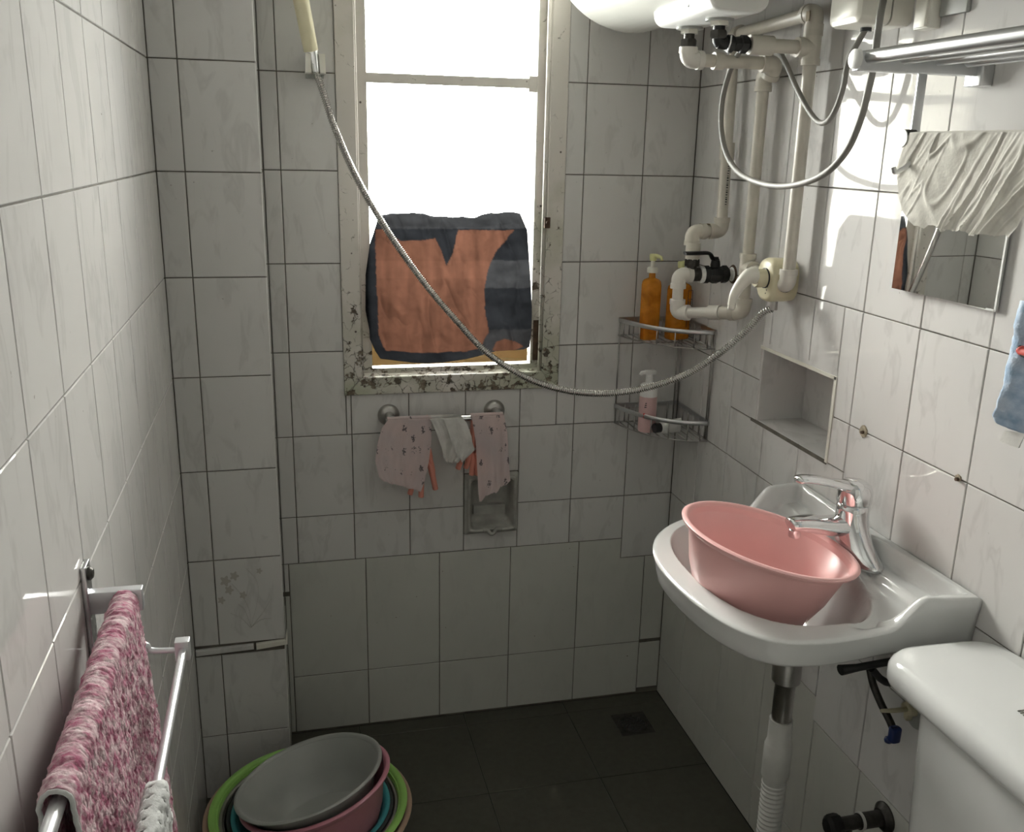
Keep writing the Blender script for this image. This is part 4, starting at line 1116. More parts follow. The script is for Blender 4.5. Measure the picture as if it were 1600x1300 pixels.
# ---------------------------------------------------------------- towel bar under the window with its cloths
TBY = YB - .060
f1, f2 = PY(607, 646, YB), PY(772, 642, YB)
zb = (f1.z + f2.z) / 2
tb = thing('towel_bar', 'short chrome towel bar with round flanges below the window', 'towel bar', ((f1.x + f2.x) / 2, YB, zb))
for f_ in (f1, f2):
    mk('flange', lathe([(.027, 0), (.027, .005), (.023, .011), (.019, .014), (.012, .016), (.0105, .05), (.013, .06), (.001, .066)], 32, frame_to((f_.x, YB, zb), (0, -1, 0)), True, False), M['chrome_dull'], tb, auto=35)
mk('bar', rod((f1.x - .0, TBY, zb), (f2.x, TBY, zb), .0085, 20), M['chrome'], tb, auto=40)
def hang(name, L, R, mat, label, cat, amp=.004, fy=TBY - .011, nu=50, nv=60, back=.05, group=None, rag=.0, seed=0):
    """cloth over the bar: pixel edge lines for the front flap, a short flap behind"""
    Lw = [PY(a, b, fy) for a, b in L]; Rw = [PY(a, b, fy) for a, b in R]
    zt = zb + .0105
    Lw[0].z = Rw[0].z = zt - .003
    def dd(u, v, p):
        s = seed * 3.1
        return Vector((0, -(amp * (math.sin(u * 11 + s + v * 1.5) * .6 + fbm((u * 3 + s, 0, v * 1.2), 1.4, 3)) * (.2 + .8 * v)) - .004 * v, rag * fbm((u * 7, s, 0), 1, 3) * v ** 8))
    v1, f1_ = sheet(Lw, Rw, nu, nv, dd)
    k0 = len(v1); V2 = []; F2 = list(f1_); nb = 14
    for j in range(nb):
        for i in range(nu):
            u = i / (nu - 1); x = Lw[0].x + (Rw[0].x - Lw[0].x) * u
            if j < 5:
                a = math.pi * (j + 1) / 6; y = TBY - .0105 * math.cos(a); z = zt - .0105 + .0105 * math.sin(a) + .0005
            else:
                y = TBY + .0105 + .004 * math.sin(u * 9); z = zt - .0105 - (j - 4) / (nb - 5) * back
            V2.append(Vector((x, y, z)))
    for i in range(nu - 1): F2.append((i + 1, i, k0 + i, k0 + i + 1))
    for j in range(nb - 1):
        for i in range(nu - 1):
            a = k0 + j * nu + i; F2.append((a, a + 1, a + nu + 1, a + nu))
    o = mk(name, (list(v1) + V2, F2), M[mat], None, smooth=True)
    tag(o, label, cat, group)
    return o
hang('printed_cloth', [(606, 650), (597, 668), (590, 690), (586, 720), (592, 745), (600, 752)], [(675, 652), (674, 690), (670, 720), (663, 752), (657, 767)], 'pink_cloth', 'pale pink cotton cloth with tiny figures, left on the bar', 'cloth', .005, TBY - .017, rag=.004)
hang('printed_cloth', [(737, 650), (743, 690), (745, 730), (747, 770), (748, 782)], [(788, 642), (793, 680), (795, 720), (797, 750), (790, 757)], 'pink_cloth', 'narrower pink figured cloth hanging down over the soap dish', 'cloth', .005, TBY - .017, rag=.006, seed=2)
hang('white_wipe', [(672, 650), (680, 672), (690, 700), (693, 718)], [(722, 648), (730, 668), (738, 690), (742, 703), (722, 722)], 'tissue', 'small white wipe over the middle of the bar', 'cloth', .006, TBY - .024, rag=.010, seed=4, back=.03)
hang('white_wipe', [(693, 650), (700, 672), (705, 690), (714, 712)], [(724, 648), (730, 662), (737, 682), (740, 704), (724, 718)], 'tissue', 'second white wipe folded on top of the middle wipe', 'cloth', .004, TBY - .031, rag=.008, seed=6, back=.02)
def glove(label, wrist, palm_dir_px, fingers, fy):
    w0 = PY(*wrist[0], fy); w1 = PY(*wrist[1], fy)
    parts = [tube(smooth_path([Vector((w0.x, TBY, zb + .006)), w0, w1], 5), [.013 + .006 * (i / 10) for i in range(11)], 14, squash=(1.0, .35))]
    for a, b, r in fingers:
        A_, B_ = PY(*a, fy), PY(*b, fy)
        mid = A_.lerp(B_, .5) + Vector((0, -.003, 0))
        r *= 1.3
        parts.append(tube(smooth_path([w1.lerp(A_, .5), A_, mid, B_, B_ + (B_ - A_) * .08], 4), [r * 1.15] * 8 + [r] * 6 + [r * .75, r * .6, r * .25], 12, squash=(1, .7)))
    o = mk('rubber_glove', join(*parts), M['rubber'], None, smooth=True)
    tag(o, label, 'glove'); return o
glove('coral rubber glove hanging behind the left pink cloth, fingers down', ((668, 668), (664, 715)), None, [((650, 735), (641, 770), .0075), ((658, 740), (658, 774), .0078), ((672, 725), (680, 762), .0078), ((668, 700), (676, 735), .0075), ((646, 725), (634, 752), .007)], TBY + .004)
glove('coral rubber glove hanging between the white wipe and right cloth', ((739, 668), (737, 700)), None, [((723, 705), (716, 731), .0072), ((733, 712), (728, 730), .0070), ((738, 712), (737, 740), .0075), ((745, 712), (745, 740), .0072), ((744, 690), (752, 715), .007)], TBY + .004)

# recessed soap dish
sd = thing('soap_dish', 'grey recessed ceramic soap dish in the wall below the bar', 'soap dish', ((DISHX0 + DISHX1) / 2, YB, (DISHZ0 + DISHZ1) / 2))
def drr(ins, y, r): return [(a, y, b) for a, b in rrect(DISHX0 + ins, DISHX1 - ins, DISHZ0 + ins, DISHZ1 - ins, r, 5)]
mk('dish', loft([drr(.001, YB + .002, .004), drr(.001, YB - .004, .004), drr(.007, YB - .007, .006), drr(.011, YB - .015, .008), drr(.015, YB - .016, .010), drr(.018, YB - .010, .012), drr(.020, YB + .022, .014), drr(.034, YB + .034, .018)], False, True), M['ceramic_dirty'], sd, auto=50)
mk('inner_step', box(DISHX0 + .03, DISHX1 - .03, YB + .018, YB + .036, DISHZ0 + .045, DISHZ0 + .070), M['ceramic_dirty'], sd)
xm = (DISHX0 + DISHX1) / 2
mk('pouring_lip', tube(smooth_path([(xm - .024, YB - .014, DISHZ0 + .013), (xm - .012, YB - .015, DISHZ0 + .013), (xm - .004, YB - .018, DISHZ0 + .004), (xm + .004, YB - .018, DISHZ0 + .004), (xm + .012, YB - .015, DISHZ0 + .013), (xm + .024, YB - .014, DISHZ0 + .013)], 5), .0052, 10), M['ceramic_dirty'], sd, smooth=True)
mk('raised_rim', tube(smooth_path([(xm - .024, YB - .015, DISHZ0 + .013), (DISHX0 + .018, YB - .014, DISHZ0 + .014), (DISHX0 + .012, YB - .014, DISHZ0 + .03), (DISHX0 + .012, YB - .014, DISHZ1 - .03), (DISHX0 + .02, YB - .014, DISHZ1 - .012), (xm, YB - .014, DISHZ1 - .011), (DISHX1 - .02, YB - .014, DISHZ1 - .012), (DISHX1 - .012, YB - .014, DISHZ1 - .03), (DISHX1 - .012, YB - .014, DISHZ0 + .03), (DISHX1 - .018, YB - .014, DISHZ0 + .014), (xm + .024, YB - .015, DISHZ0 + .013)], 5), .0042, 10), M['ceramic_dirty'], sd, smooth=True)

# ---------------------------------------------------------------- washbasin
RZ = .835
outl = [(XR - .001, 1.083), (.955, 1.090), (.920, 1.098), (.880, 1.100), (.82, 1.092), (.75, 1.088), (.685, 1.102), (.643, 1.143), (.615, 1.22), (.604, 1.33), (.612, 1.42), (.642, 1.494), (.690, 1.55), (.75, 1.585), (.82, 1.597), (.88, 1.597), (.92, 1.600), (.955, 1.606), (XR - .001, 1.612)]
cx, cyy = .800, 1.345
edge = resample(smooth_path([Vector((*p, 0)) for p in outl], 6), 200)
back = [Vector((XR - .001, 1.612 + (1.083 - 1.612) * k / 25, 0)) for k in range(1, 25)]
E_ = edge + back
def sst(a, b, x):
    t = min(1, max(0, (x - a) / (b - a))); return t * t * (3 - 2 * t)
def rim_rise(x): return .034 * sst(.865, .925, x)
def bowl_k(x, y):
    ax_, ay_ = (.140 if x < cx - .005 else .118), .200
    return ((abs(x - (cx - .005)) / ax_) ** 2.5 + (abs(y - cyy) / ay_) ** 2.5) ** (1 / 2.5)
def top_z(x, y, d):
    """height of the basin's upper surface; d = distance from the outer edge"""
    k = bowl_k(x, y)
    deck = RZ + .014 * sst(.88, .93, x)
    tray = -.012 * sst(.80, .85, x) * sst(.955, .94, x) * sst(.06, .09, abs(y - cyy)) * sst(.012, .035, d) * sst(1.0, 1.12, k)
    rim = rim_rise(x) * (1 - sst(.022, .034, d))
    z = deck + tray
    z = z * 1 + rim if rim > 0 else z
    if rim_rise(x) > 0 and d < .03: z = max(z, RZ + rim_rise(x) * (1 - sst(.020, .034, d)))
    if k < 1.06:
        t = max(0, 1.06 - k) / 1.06
        dep = .118 * (1 - (1 - min(1, t * 1.55)) ** 2.2)
        z -= dep
        if k > .94: z = z
    return z
rings = []
n_e = len(E_)
# underside and skirt
def ringf(s, fz):
    out = []
    for p in E_:
        q = Vector((cx + .02, cyy, 0)).lerp(p, s)
        if p.x > XR - .002 and s > .9: q.x = p.x
        out.append(Vector((q.x, q.y, fz(q))))
    return out
bzz = RZ - .150
rings.append(ringf(.16, lambda q: RZ - .136))
rings.append(ringf(.45, lambda q: RZ - .126))
rings.append(ringf(.72, lambda q: RZ - .080))
rings.append(ringf(.86, lambda q: RZ - .060))
rings.append(ringf(.915, lambda q: RZ - .052))
rings.append(ringf(.945, lambda q: RZ - .049))
rings.append(ringf(.962, lambda q: RZ - .043))
rings.append(ringf(.975, lambda q: RZ - .026 + rim_rise(q.x) * .3))
rings.append(ringf(.990, lambda q: RZ - .012 + rim_rise(q.x) * .9))
rings.append(ringf(.999, lambda q: RZ - .005 + rim_rise(q.x)))
for s in [1.0, .994, .985, .975, .965, .955, .945, .935, .925] + [.915 - .008 * k for k in range(44)] + [.55, .52, .48, .44, .40, .36, .31, .26, .19, .13, .09]:
    rr_ = []
    for p in E_:
        q = Vector((cx, cyy, 0)).lerp(p, s)
        if p.x > XR - .002 and s > .985: q.x = p.x
        d = (p - q).length
        z = top_z(q.x, q.y, d)
        if d < .008: z -= .0035 * (1 - d / .008) ** 2
        rr_.append(Vector((q.x, q.y, z)))
    rings.append(rr_)
basin = thing('washbasin', 'white ceramic wall-hung washbasin on the right wall', 'washbasin', (.85, cyy, RZ))
mk('bowl', loft(rings, False, True), M['ceramic'], basin, smooth=True)
zdr = rings[-1][0].z
mk('drain_ring', lathe([(.026, .0), (.026, .004), (.020, .005), (.018, .001), (.001, .001)], 28, Matrix.Translation((cx, cyy, zdr - .001))), M['chrome'], basin, auto=40)
mk('drain_ring', lathe([(.009, .0), (.009, .004), (.006, .006), (.001, .006)], 20, Matrix.Translation((.735, 1.19, top_z(.735, 1.19, .1) + .003)), True, False), M['chrome'], basin, auto=40)
mk('wall_joint', tube([(XR - .0015, 1.085, RZ + .030), (XR - .0015, 1.2, RZ + .034), (XR - .0015, 1.35, RZ + .0345), (XR - .0015, 1.608, RZ + .034)], .0032, 8), M['rust'], basin, smooth=True)
# iron bracket under the near side
bk = thing('basin_bracket', 'black iron bracket under the near side of the washbasin', 'bracket', (.93, 1.13, .74))
br = [PY(1313, 1047, 1.13), PY(1340, 1043, 1.13), PY(1400, 1032, 1.13), Vector((XR, 1.13, PY(1400, 1030, 1.13).z + .004))]
mk('arm', tube(br, [.010, .007, .007, .007], 10, squash=(1, .8)), M['black_iron'], bk, auto=40)
b1_, b2_ = PY(1362, 1045, 1.13), PY(1440, 1085, 1.13)
mk('strut', tube(smooth_path([b1_, PY(1378, 1062, 1.13), PY(1400, 1068, 1.13), Vector((XR, 1.13, PY(1430, 1075, 1.13).z))], 5), .006, 10), M['black_iron'], bk, auto=40)
mk('wall_plate', box(XR - .006, XR, 1.118, 1.142, .62, .775), M['black_iron'], bk)

# drain pipe
DP = PY(1228, 1060, cyy); dx = DP.x
dpt = thing('drain_pipe', 'chrome tailpiece and white corrugated waste pipe below the washbasin', 'waste pipe', (dx, cyy, 0))
ztop = RZ - .14
def zpy(py): return PY(1227, py, cyy).z
mk('tailpiece', lathe([(.026, RZ - .135), (.026, zpy(1062)), (.020, zpy(1066)), (.0185, zpy(1068)), (.0185, zpy(1130))], 28, Matrix.Translation((dx, cyy, 0)), True, True), M['chrome_dull'], dpt, auto=40)
z1_, z2_, z3_, z4_ = zpy(1122), zpy(1158), zpy(1175), zpy(1212)
mk('connector', lathe([(.0215, z1_), (.0215, z2_ + .004), (.0235, z2_), (.0255, z2_ - .006), (.0255, z4_ + .006), (.022, z4_), (.0205, z4_ - .02)], 28, Matrix.Translation((dx, cyy, 0)), True, True), M['corrugated'], dpt, auto=40)
prof = []; z = z4_ - .008
while z > .012:
    prof += [(.0185, z), (.0225, z - .002), (.0230, z - .004), (.0225, z - .006), (.0185, z - .008)]; z -= .010
mk('corrugated_hose', lathe(prof, 28, Matrix.Translation((dx, cyy, 0)), True, True), M['corrugated'], dpt, smooth=True)
mk('floor_collar', lathe([(.045, .0), (.045, .004), (.028, .012), (.024, .014)], 28, Matrix.Translation((dx, cyy, 0)), True, True), M['corrugated'], dpt, auto=40)

# faucet
FX, FY, FZ = .946, cyy, RZ + .013
fa = thing('basin_faucet', 'chrome single-lever faucet standing on the washbasin ledge', 'tap', (FX, FY, FZ))
def fr(a, b, z, n=2.0, ox=0, oy=0, N_=36):
    a *= 1.22; b *= 1.16
    return [(FX + ox + a * math.copysign(abs(math.cos(t)) ** (2 / n), math.cos(t)), FY + oy + b * math.copysign(abs(math.sin(t)) ** (2 / n), math.sin(t)), FZ + z) for t in (2 * math.pi * k / N_ for k in range(N_))]
mk('base', loft([fr(.026, .078, 0, 2.2), fr(.0265, .079, .005, 2.2), fr(.025, .076, .011, 2.2), fr(.0235, .064, .020), fr(.023, .047, .034), fr(.0225, .033, .050), fr(.0225, .026, .066), fr(.023, .0245, .082), fr(.023, .024, .094)]), M['chrome'], fa, smooth=True)
sp_ = smooth_path([(FX - .005, FY, FZ + .052), (FX - .045, FY, FZ + .054), (FX - .080, FY, FZ + .060), (FX - .110, FY, FZ + .062), (FX - .121, FY, FZ + .060)], 5)
mk('spout', tube(sp_, [.028 - .012 * (i / (len(sp_) - 1)) for i in range(len(sp_) - 1)] + [.006], 22, squash=(1, .68)), M['chrome'], fa, smooth=True)
mk('aerator', lathe([(.0095, 0), (.0105, .002), (.0105, .014)], 20, Matrix.Translation((FX - .109, FY, FZ + .038)), True, True), M['chrome'], fa, auto=40)
mk('lever_cap', loft([fr(.0235, .0245, .094), fr(.0245, .0255, .097), fr(.0245, .0255, .116), fr(.023, .024, .126, ox=-.002), fr(.016, .018, .133, ox=-.003), fr(.004, .004, .136, ox=-.004)]), M['chrome'], fa, smooth=True)
lp_ = smooth_path([(FX + .004, FY, FZ + .120), (FX - .025, FY, FZ + .127), (FX - .06, FY, FZ + .136), (FX - .095, FY, FZ + .143), (FX - .118, FY, FZ + .143)], 5)
mk('lever', tube(lp_, [.0225 - .008 * (i / (len(lp_) - 1)) for i in range(len(lp_) - 1)] + [.006], 22, squash=(1.0, .42)), M['chrome'], fa, smooth=True)

# pink basin leaning in the washbasin
def tub(name, R1, R0, H, mat, label, cat='basin', mtx=Matrix(), lip=.010, th=.0022, group=None, lipmat=None, n=72, lipd=.006):
    prof = [(.001, 0), (R0 * .96, 0), (R0, .004), (R0 + (R1 - R0) * .45, H * .38), (R1 * .985 - lip * .2, H - lipd), (R1 + lip * .3, H - lipd * .9), (R1 + lip, H - lipd), (R1 + lip + .001, H - lipd * .5), (R1 + lip * .7, H - .0005), (R1 + lip * .2, H), (R1 - th, H - .003), (R0 + (R1 - R0) * .45 - th, H * .38 + th), (R0 - th, .006), (R0 * .93, .0035), (.001, .0035)]
    o = mk(name, lathe(prof, n, mtx), M[mat], None, auto=60)
    tag(o, label, cat, group)
    return o
def tilt(cx_, cy_, cz_, axis_az, deg):
    """place with tilt: the basin leans towards azimuth axis_az (degrees, world)"""
    ax_ = Vector((-math.sin(math.radians(axis_az)), math.cos(math.radians(axis_az)), 0))
    return Matrix.Translation((cx_, cy_, cz_)) @ Matrix.Rotation(math.radians(deg), 4, ax_)
PN = Vector((.213, -.036, .976)).normalized()
PBC = Vector((.770, 1.309, .906)) - PN * .120
tub('pink_basin', .142, .098, .120, 'pink', 'round pink plastic basin tilted inside the washbasin', mtx=frame_to(PBC, PN), lip=.008)

# ---------------------------------------------------------------- cistern
ci = thing('toilet', 'white ceramic toilet cistern standing beside the washbasin at the lower right', 'toilet', (.9, .85, 0))
LZ = .835
ly0, ly1, lx0, lx1 = .615, 1.064, .812, XR - .004
def lr(ins, z, r): return [(a, b, z) for a, b in rrect(lx0 + ins, lx1, ly0 + ins, ly1 - ins, r, 8)]
mk('lid', loft([lr(.010, LZ - .045, .045), lr(.004, LZ - .042, .05), lr(0, LZ - .034, .055), lr(0, LZ - .018, .055), lr(.003, LZ - .010, .053), lr(.009, LZ - .0035, .048), lr(.018, LZ, .042), lr(.05, LZ + .0015, .03)]), M['ceramic'], ci, smooth=True)
mk('tank', loft([[(a, b, z) for a, b in rrect(lx0 + i_, XR - .006, ly0 + i_, ly1 - i_ - .060, .045, 8)] for z, i_ in ((.40, .035), (.42, .030), (.60, .018), (LZ - .044, .012))]), M['ceramic'], ci, auto=50)
mk('push_button', lathe([(.024, 0), (.024, .005), (.020, .007)], 28, Matrix.Translation((.90, .80, LZ)), True, True), M['chrome'], ci, auto=40)
mk('pedestal', loft([[(.70 + a * s, .84 + b * s * .62, z) for a, b in ((math.cos(t) * .26, math.sin(t) * .28) for t in (2 * math.pi * k / 40 for k in range(40)))] for z, s in ((0, .62), (.02, .62), (.15, .55), (.30, .80), (.38, 1.0), (.40, 1.0))]), M['ceramic'], ci, smooth=True)
mk('seat_lid', loft([[(.66 + a * s, .84 + b * s * .66, z) for a, b in ((math.cos(t) * .24, math.sin(t) * .27) for t in (2 * math.pi * k / 40 for k in range(40)))] for z, s in ((.40, 1.02), (.415, 1.05), (.43, 1.02), (.437, .6))]), M['white_plastic'], ci, smooth=True)
# logo print on the lid: partial letters at the photo's edge
lg = PZ(1590, 1112, LZ + .001)
strk = []
for (a, b, c_, d_) in ((0, 0, 0, 10), (4, 0, 4, 10), (0, 5, 4, 5), (8, 0, 8, 10), (8, 10, 12, 10), (8, 5, 11, 5), (8, 0, 12, 0)):
    p0 = Vector((lg.x + b * .001 * 1.0, lg.y - a * .0012, LZ + .0021)); p1 = Vector((lg.x + d_ * .001 * 1.0, lg.y - c_ * .0012, LZ + .0021))
    strk.append(tube([p0, p1], .0008, 6))
mk('logo_print', join(*strk), M['cable'], ci)

# cream hook plate, hose with blue clip and angle valve under the basin
XW = XR
hkc = PX(1417, 1108, XW - .012)
hkt = thing('plastic_hook', 'yellowed plastic peg hook on the wall between basin and cistern', 'hook', hkc)
mk('plate', loft([[(XW - d_, hkc.y + a * s, hkc.z + b * s) for a, b in ((math.cos(t) * (.013 + .004 * math.cos(4 * t)), math.sin(t) * (.019 + .004 * math.cos(4 * t))) for t in (2 * math.pi * k / 32 for k in range(32)))] for d_, s in ((0, 1), (.010, 1), (.013, .85))]), M['cream'], hkt, auto=40)
pg = PX(1376, 1118, XW - .055)
mk('peg', tube([Vector((XW - .012, hkc.y, hkc.z)), Vector((XW - .035, hkc.y + .002, hkc.z - .001)), Vector((XW - .060, hkc.y + .003, hkc.z + .001))], [.0048, .0042, .0032], 10), M['cream'], hkt, smooth=True)
mk('back_disc', lathe([(.026, 0), (.026, .003)], 24, frame_to((XW, hkc.y - .010, hkc.z - .004), (-1, 0, 0)), True, True), M['grey_plastic'], hkt, auto=40)
sup = thing('supply_hose', 'dark braided supply hose with navy clip under the washbasin', 'hose', PX(1370, 1080, XW - .03))
mk('hose', tube(smooth_path([PX(1358, 1040, XW - .045), PX(1364, 1068, XW - .04), PX(1376, 1098, XW - .035), PX(1392, 1130, XW - .03), PX(1398, 1150, XW - .03)], 6), .0065, 12), M['dark_metal'], sup, smooth=True)
bc = PX(1398, 1146, XW - .032)
mk('clip', join(xf(rbox(-.010, .010, -.008, .008, -.016, .012, .006), Matrix.Translation(bc)), xf(lathe([(.001, -.006), (.006, -.004), (.007, 0), (.006, .004), (.001, .006)], 14), Matrix.Translation(bc + Vector((-.006, .006, -.016))))), M['blue_plastic'], sup, smooth=True)
av = PX(1383, 1277, XW)
avt = thing('angle_valve', 'dark tarnished angle valve on the wall near the floor', 'valve', av)
ay, az = av.y, av.z
mk('wall_rose', lathe([(.028, 0), (.028, .003), (.018, .012)], 28, frame_to((XW, ay, az), (-1, 0, 0)), True, True), M['dark_metal'], avt, auto=40)
mk('body', join(rod((XW, ay, az), (XW - .055, ay, az), .0145, 20), rod((XW - .050, ay, az), (XW - .092, ay, az), .0125, 18), rod((XW - .078, ay, az), (XW - .078, ay, az - .045), .0115, 16)), M['dark_metal'], avt, auto=40)
mk('seal_tape', rod((XW - .048, ay, az), (XW - .053, ay, az), .0165, 20), M['corrugated'], avt, auto=40)
mk('knob', lathe([(.010, 0), (.019, .003), (.021, .010), (.020, .022), (.014, .028)], 10, frame_to((XW - .090, ay, az), (-1, 0, 0)), True, True), M['black_iron'], avt, auto=30)
mk('feed_hose', tube(smooth_path([(XW - .078, ay, az - .045), (XW - .076, ay - .01, az - .09), (XW - .06, ay - .05, az - .13), (XW - .05, ay - .10, az - .10)], 5), .0065, 10), M['dark_metal'], avt, smooth=True)

# ---------------------------------------------------------------- floor drain
fd = thing('floor_drain', 'square metal floor drain with swirl grate near the right corner', 'drain', ((DRX0 + DRX1) / 2, (DRY0 + DRY1) / 2, 0))
fcx, fcy = (DRX0 + DRX1) / 2, (DRY0 + DRY1) / 2
mk('frame_plate', box(DRX0 + .001, DRX1 - .001, DRY0 + .001, DRY1 - .001, -.008, -.0005), M['dark_metal'], fd)
mk('rim', lathe([(.040, 0), (.039, .003), (.035, .003), (.034, .0)], 40, Matrix.Translation((fcx, fcy, -.0005))), M['dark_metal'], fd, auto=40)
mk('well', lathe([(.034, .0006), (.001, .0006)], 40, Matrix.Translation((fcx, fcy, -.0005))), M['black_plastic'], fd)
for k in range(12):
    a0 = 2 * math.pi * k / 12
    pts = [(fcx + r * math.cos(a0 + (r - .006) * 28), fcy + r * math.sin(a0 + (r - .006) * 28), .0012) for r in (.007, .013, .020, .027, .033)]
    mk('grate_blade', tube(pts, [.0014, .0022, .003, .0036, .004], 6, squash=(1, .4)), M['dark_metal'], fd, smooth=True)
mk('hub', lathe([(.008, 0), (.008, .003), (.001, .004)], 20, Matrix.Translation((fcx, fcy, -.0003))), M['dark_metal'], fd, auto=40)

# ---------------------------------------------------------------- stacked basins on the floor
SBX, SBY = 0.0, 1.755
G = 'stack of washing basins on the floor'
GN = Vector((-.229, .130, .965)).normalized()
RN = Vector((-.205, .120, .97)).normalized()
UP = Vector((0, 0, 1))
gc = Vector((.000, 1.754, .232)); rc = gc - GN * .020 + Vector((.008, -.002, .0))
ST = [
 (.209, .150, .150, 'brown_plastic', 'tan plastic basin, outermost and lowest of the floor stack', Vector((SBX - .001, SBY, .001)), UP, .010),
 (.196, .140, .152, 'green_plastic', 'lime green basin nested inside the tan basin', Vector((SBX, SBY, .012)), UP, .012),
 (.182, .130, .130, 'chrome_dull', 'stainless steel basin nested inside the lime green basin', Vector((SBX, SBY, .022)), UP, .007),
 (.168, .118, .124, 'black_plastic', 'black basin nested inside the stainless steel basin', Vector((SBX + .003, SBY, .030)), UP, .007),
 (.158, .108, .118, 'teal_plastic', 'teal basin nested inside the black basin', Vector((SBX + .004, SBY - .002, .038)), UP, .009),
 (.154, .106, .126, 'rose_plastic', 'rose pink basin tilted in the stack under the grey one', rc - GN * .126, GN, .009),
 (.152, .098, .112, 'grey_plastic', 'grey basin tilted on top of the floor stack', gc - GN * .112, GN, .007),
]
for r1, r0, h, mt_, lb, bs, nn_, lip in ST:
    tub('floor_basin', r1, r0, h, mt_, lb, mtx=frame_to(bs, nn_), lip=lip, group=G)

# ---------------------------------------------------------------- towel rack on the left wall
RY = 1.063
rk = thing('wall_towel_rack', 'satin aluminium double towel rack on the left wall', 'towel rack', (XL, RY, 1.0))
def rp(name, vf, mat='alu_satin', auto=40): return mk(name, vf, M[mat], rk, auto=auto)
zA = PX(140, 935, XL + .004).z
rp('wall_plate', rbox(XL, XL + .006, RY - .014, RY + .014, .925, 1.058, .002), 'steel')
for z in (1.046, .944): rp('screw', lathe([(.008, 0), (.008, .004), (.005, .007)], 16, frame_to((XL + .005, RY - .002, z), (1, 0, 0)), True, True), 'dark_metal')
x1a = PY(222, 935, RY).x
zt_, zb_ = PY(200, 917, RY).z, PY(200, 950, RY).z
rp('upper_arm', rbox(XL + .004, x1a + .002, RY - .010, RY + .004, zb_, zt_, .0015))
XB1 = -.197; ZB1 = (zt_ + zb_) / 2
XB2 = PY(286, 1012, RY).x; ZB2 = PY(286, 1015, RY).z
rp('upper_bar', rod((XB1, .30, ZB1 - .002), (XB1, RY, ZB1 - .002), .0065, 20))
rp('lower_arm', tube(smooth_path([(XL + .004, RY, ZB2 + .010), (XB1 + .012, RY, ZB2 + .012), (XB1 + .022, RY, ZB2 + .003), (XB2 - .008, RY, ZB2)], 6), .0036, 12))
rp('lower_bar', rod((XB2, .30, ZB2), (XB2, RY, ZB2), .0050, 20))
rp('end_block', rbox(XB2 - .009, XB2 + .008, RY - .006, RY + .008, ZB2 - .012, ZB2 + .013, .0015))
rp('end_block', rbox(XB2 - .009, XB2 + .008, .292, .306, ZB2 - .012, ZB2 + .013, .0015))
rp('upper_arm', rbox(XL + .002, XB1 + .016, .292, .306, zb_, zt_, .0015))
rp('lower_arm', tube([(XL + .002, .30, ZB2 + .006), (XB2, .30, ZB2)], .0036, 12))
rp('wall_plate', rbox(XL, XL + .006, .285, .313, .925, 1.058, .002), 'steel')

# raspberry towel over the upper bar
NT, NL = 230, 260
ty0, ty1 = .700, 1.052
V = []; Fc = []
Rb0 = .0125
Lf = .40
for j in range(NL):
    s = (j / (NL - 1)) * (2 * Lf) - Lf         # arc length, negative = wall side
    for i in range(NT):
        y = ty0 + (ty1 - ty0) * i / (NT - 1)
        if abs(s) < Rb0 * math.pi / 2:
            a = s / Rb0; x = XB1 + Rb0 * math.sin(a); z = ZB1 + Rb0 * math.cos(a); nv_ = Vector((math.sin(a), 0, math.cos(a)))
        else:
            sg = 1 if s > 0 else -1; dn = abs(s) - Rb0 * math.pi / 2
            fl = .020 * dn / Lf if sg > 0 else -.006 * dn / Lf
            x = XB1 + sg * Rb0 + fl; z = ZB1 - dn; nv_ = Vector((sg, 0, 0))
        fold = .0035 * math.sin(y * 34 + z * 5) * min(1, abs(s) / .15)
        n1 = noise.noise(Vector((x, y, z)) * 430) * .0020 + noise.noise(Vector((x, y, z)) * 150) * .0014
        rib = .0006 * math.sin((y * 190) + 2.0 * math.sin(z * 60))
        p = Vector((x, y, z)) + nv_ * (fold if s > 0 else 0) + nv_ * (n1 + rib)
        V.append(p)
for j in range(NL - 1):
    for i in range(NT - 1):
        a = j * NT + i; Fc.append((a, a + NT, a + NT + 1, a + 1))
tw = mk('terry_towel', (V, Fc), M['towel'], None, smooth=True)
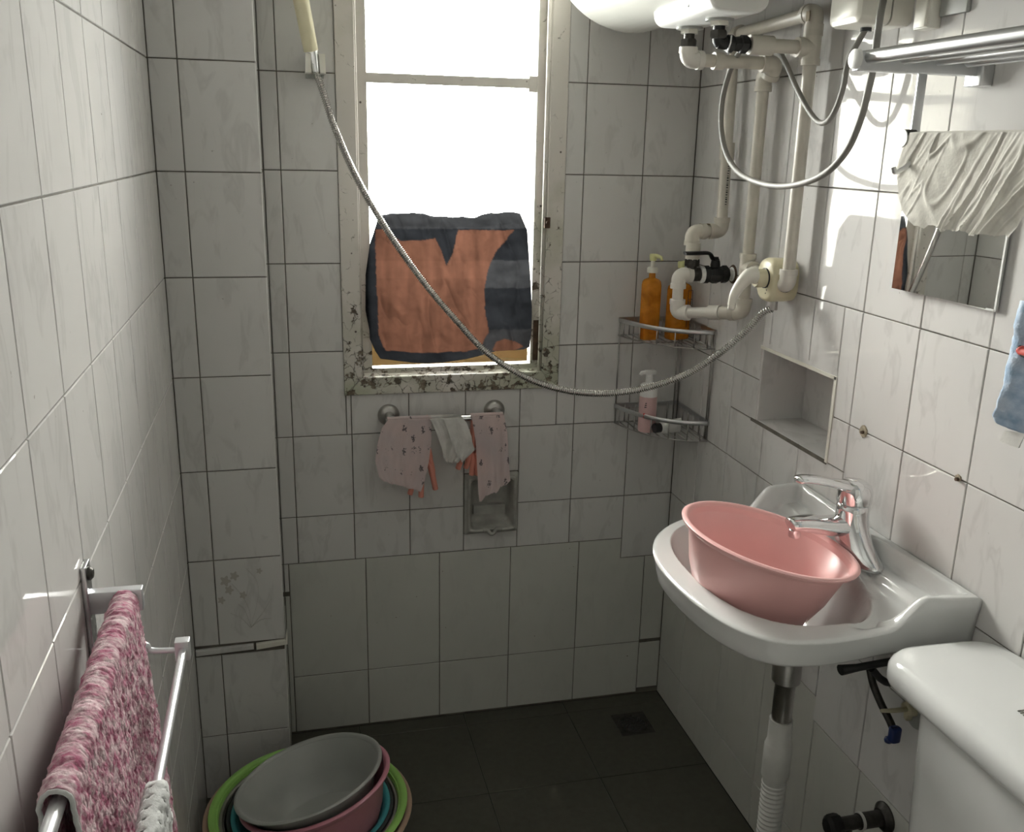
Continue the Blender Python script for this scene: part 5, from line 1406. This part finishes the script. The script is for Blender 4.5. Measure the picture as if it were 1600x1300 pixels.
def twc(p):
    ph = p.z * 230 + 2.2 * math.sin(p.y * 120 + 2 * noise.noise(Vector(p) * 18)) + 2.2 * noise.noise(Vector(p) * 30)
    t = .5 + .22 * math.sin(ph) + .5 * noise.noise(Vector((p.x * 200, p.y * 300, p.z * 110))) + .55 * noise.noise(Vector(p) * 480)
    t = min(1, max(0, (t - .12) * 1.25))
    return tuple(a * t + b * (1 - t) for a, b in zip((.74, .60, .62), (.42, .13, .21)))
vcol(tw, twc)
solid(tw, .004)
tag(tw, 'raspberry and white terry towel draped over the left rack', 'towel')
mk('hem', tube([V[j * NT] + Vector((0, -.001, 0)) for j in range(0, NL, 2)], .0022, 8), M['lace'], tw, smooth=True)
mk('hem', tube([V[j * NT + NT - 1] + Vector((0, .001, 0)) for j in range(0, NL, 4)], .0018, 8), M['lace'], tw, smooth=True)

# white crocheted cloth over the lower bar
NT2, NL2 = 120, 150
V = []; Fc = []
ly0_, ly1_ = .36, .80
Lf = .30
for j in range(NL2):
    s = (j / (NL2 - 1)) * (Lf * 2) - Lf
    for i in range(NT2):
        y = ly0_ + (ly1_ - ly0_) * i / (NT2 - 1)
        R_ = .010
        if abs(s) < R_ * math.pi / 2:
            a = s / R_; x = XB2 + R_ * math.sin(a); z = ZB2 + R_ * math.cos(a); nv_ = Vector((math.sin(a), 0, math.cos(a)))
        else:
            sg = 1 if s > 0 else -1; dn = abs(s) - R_ * math.pi / 2
            x = XB2 + sg * R_ + sg * .006 * dn / Lf; z = ZB2 - dn; nv_ = Vector((sg, 0, 0))
        edge_ = .005 * math.sin(abs(s) * 160) if i == NT2 - 1 else 0
        b_ = .0012 * math.sin(y * 420) * math.sin(s * 420) + .0022 * noise.noise(Vector((x, y, z)) * 45)
        V.append(Vector((x, y + edge_, z)) + nv_ * b_)
for j in range(NL2 - 1):
    for i in range(NT2 - 1):
        if (i % 4 == 1 and j % 4 == 1): continue
        a = j * NT2 + i; Fc.append((a, a + NT2, a + NT2 + 1, a + 1))
lc = mk('crochet_cloth', (V, Fc), M['lace'], None, smooth=True)
solid(lc, .002)
tag(lc, 'white crocheted cloth over the outer bar of the left rack', 'cloth')
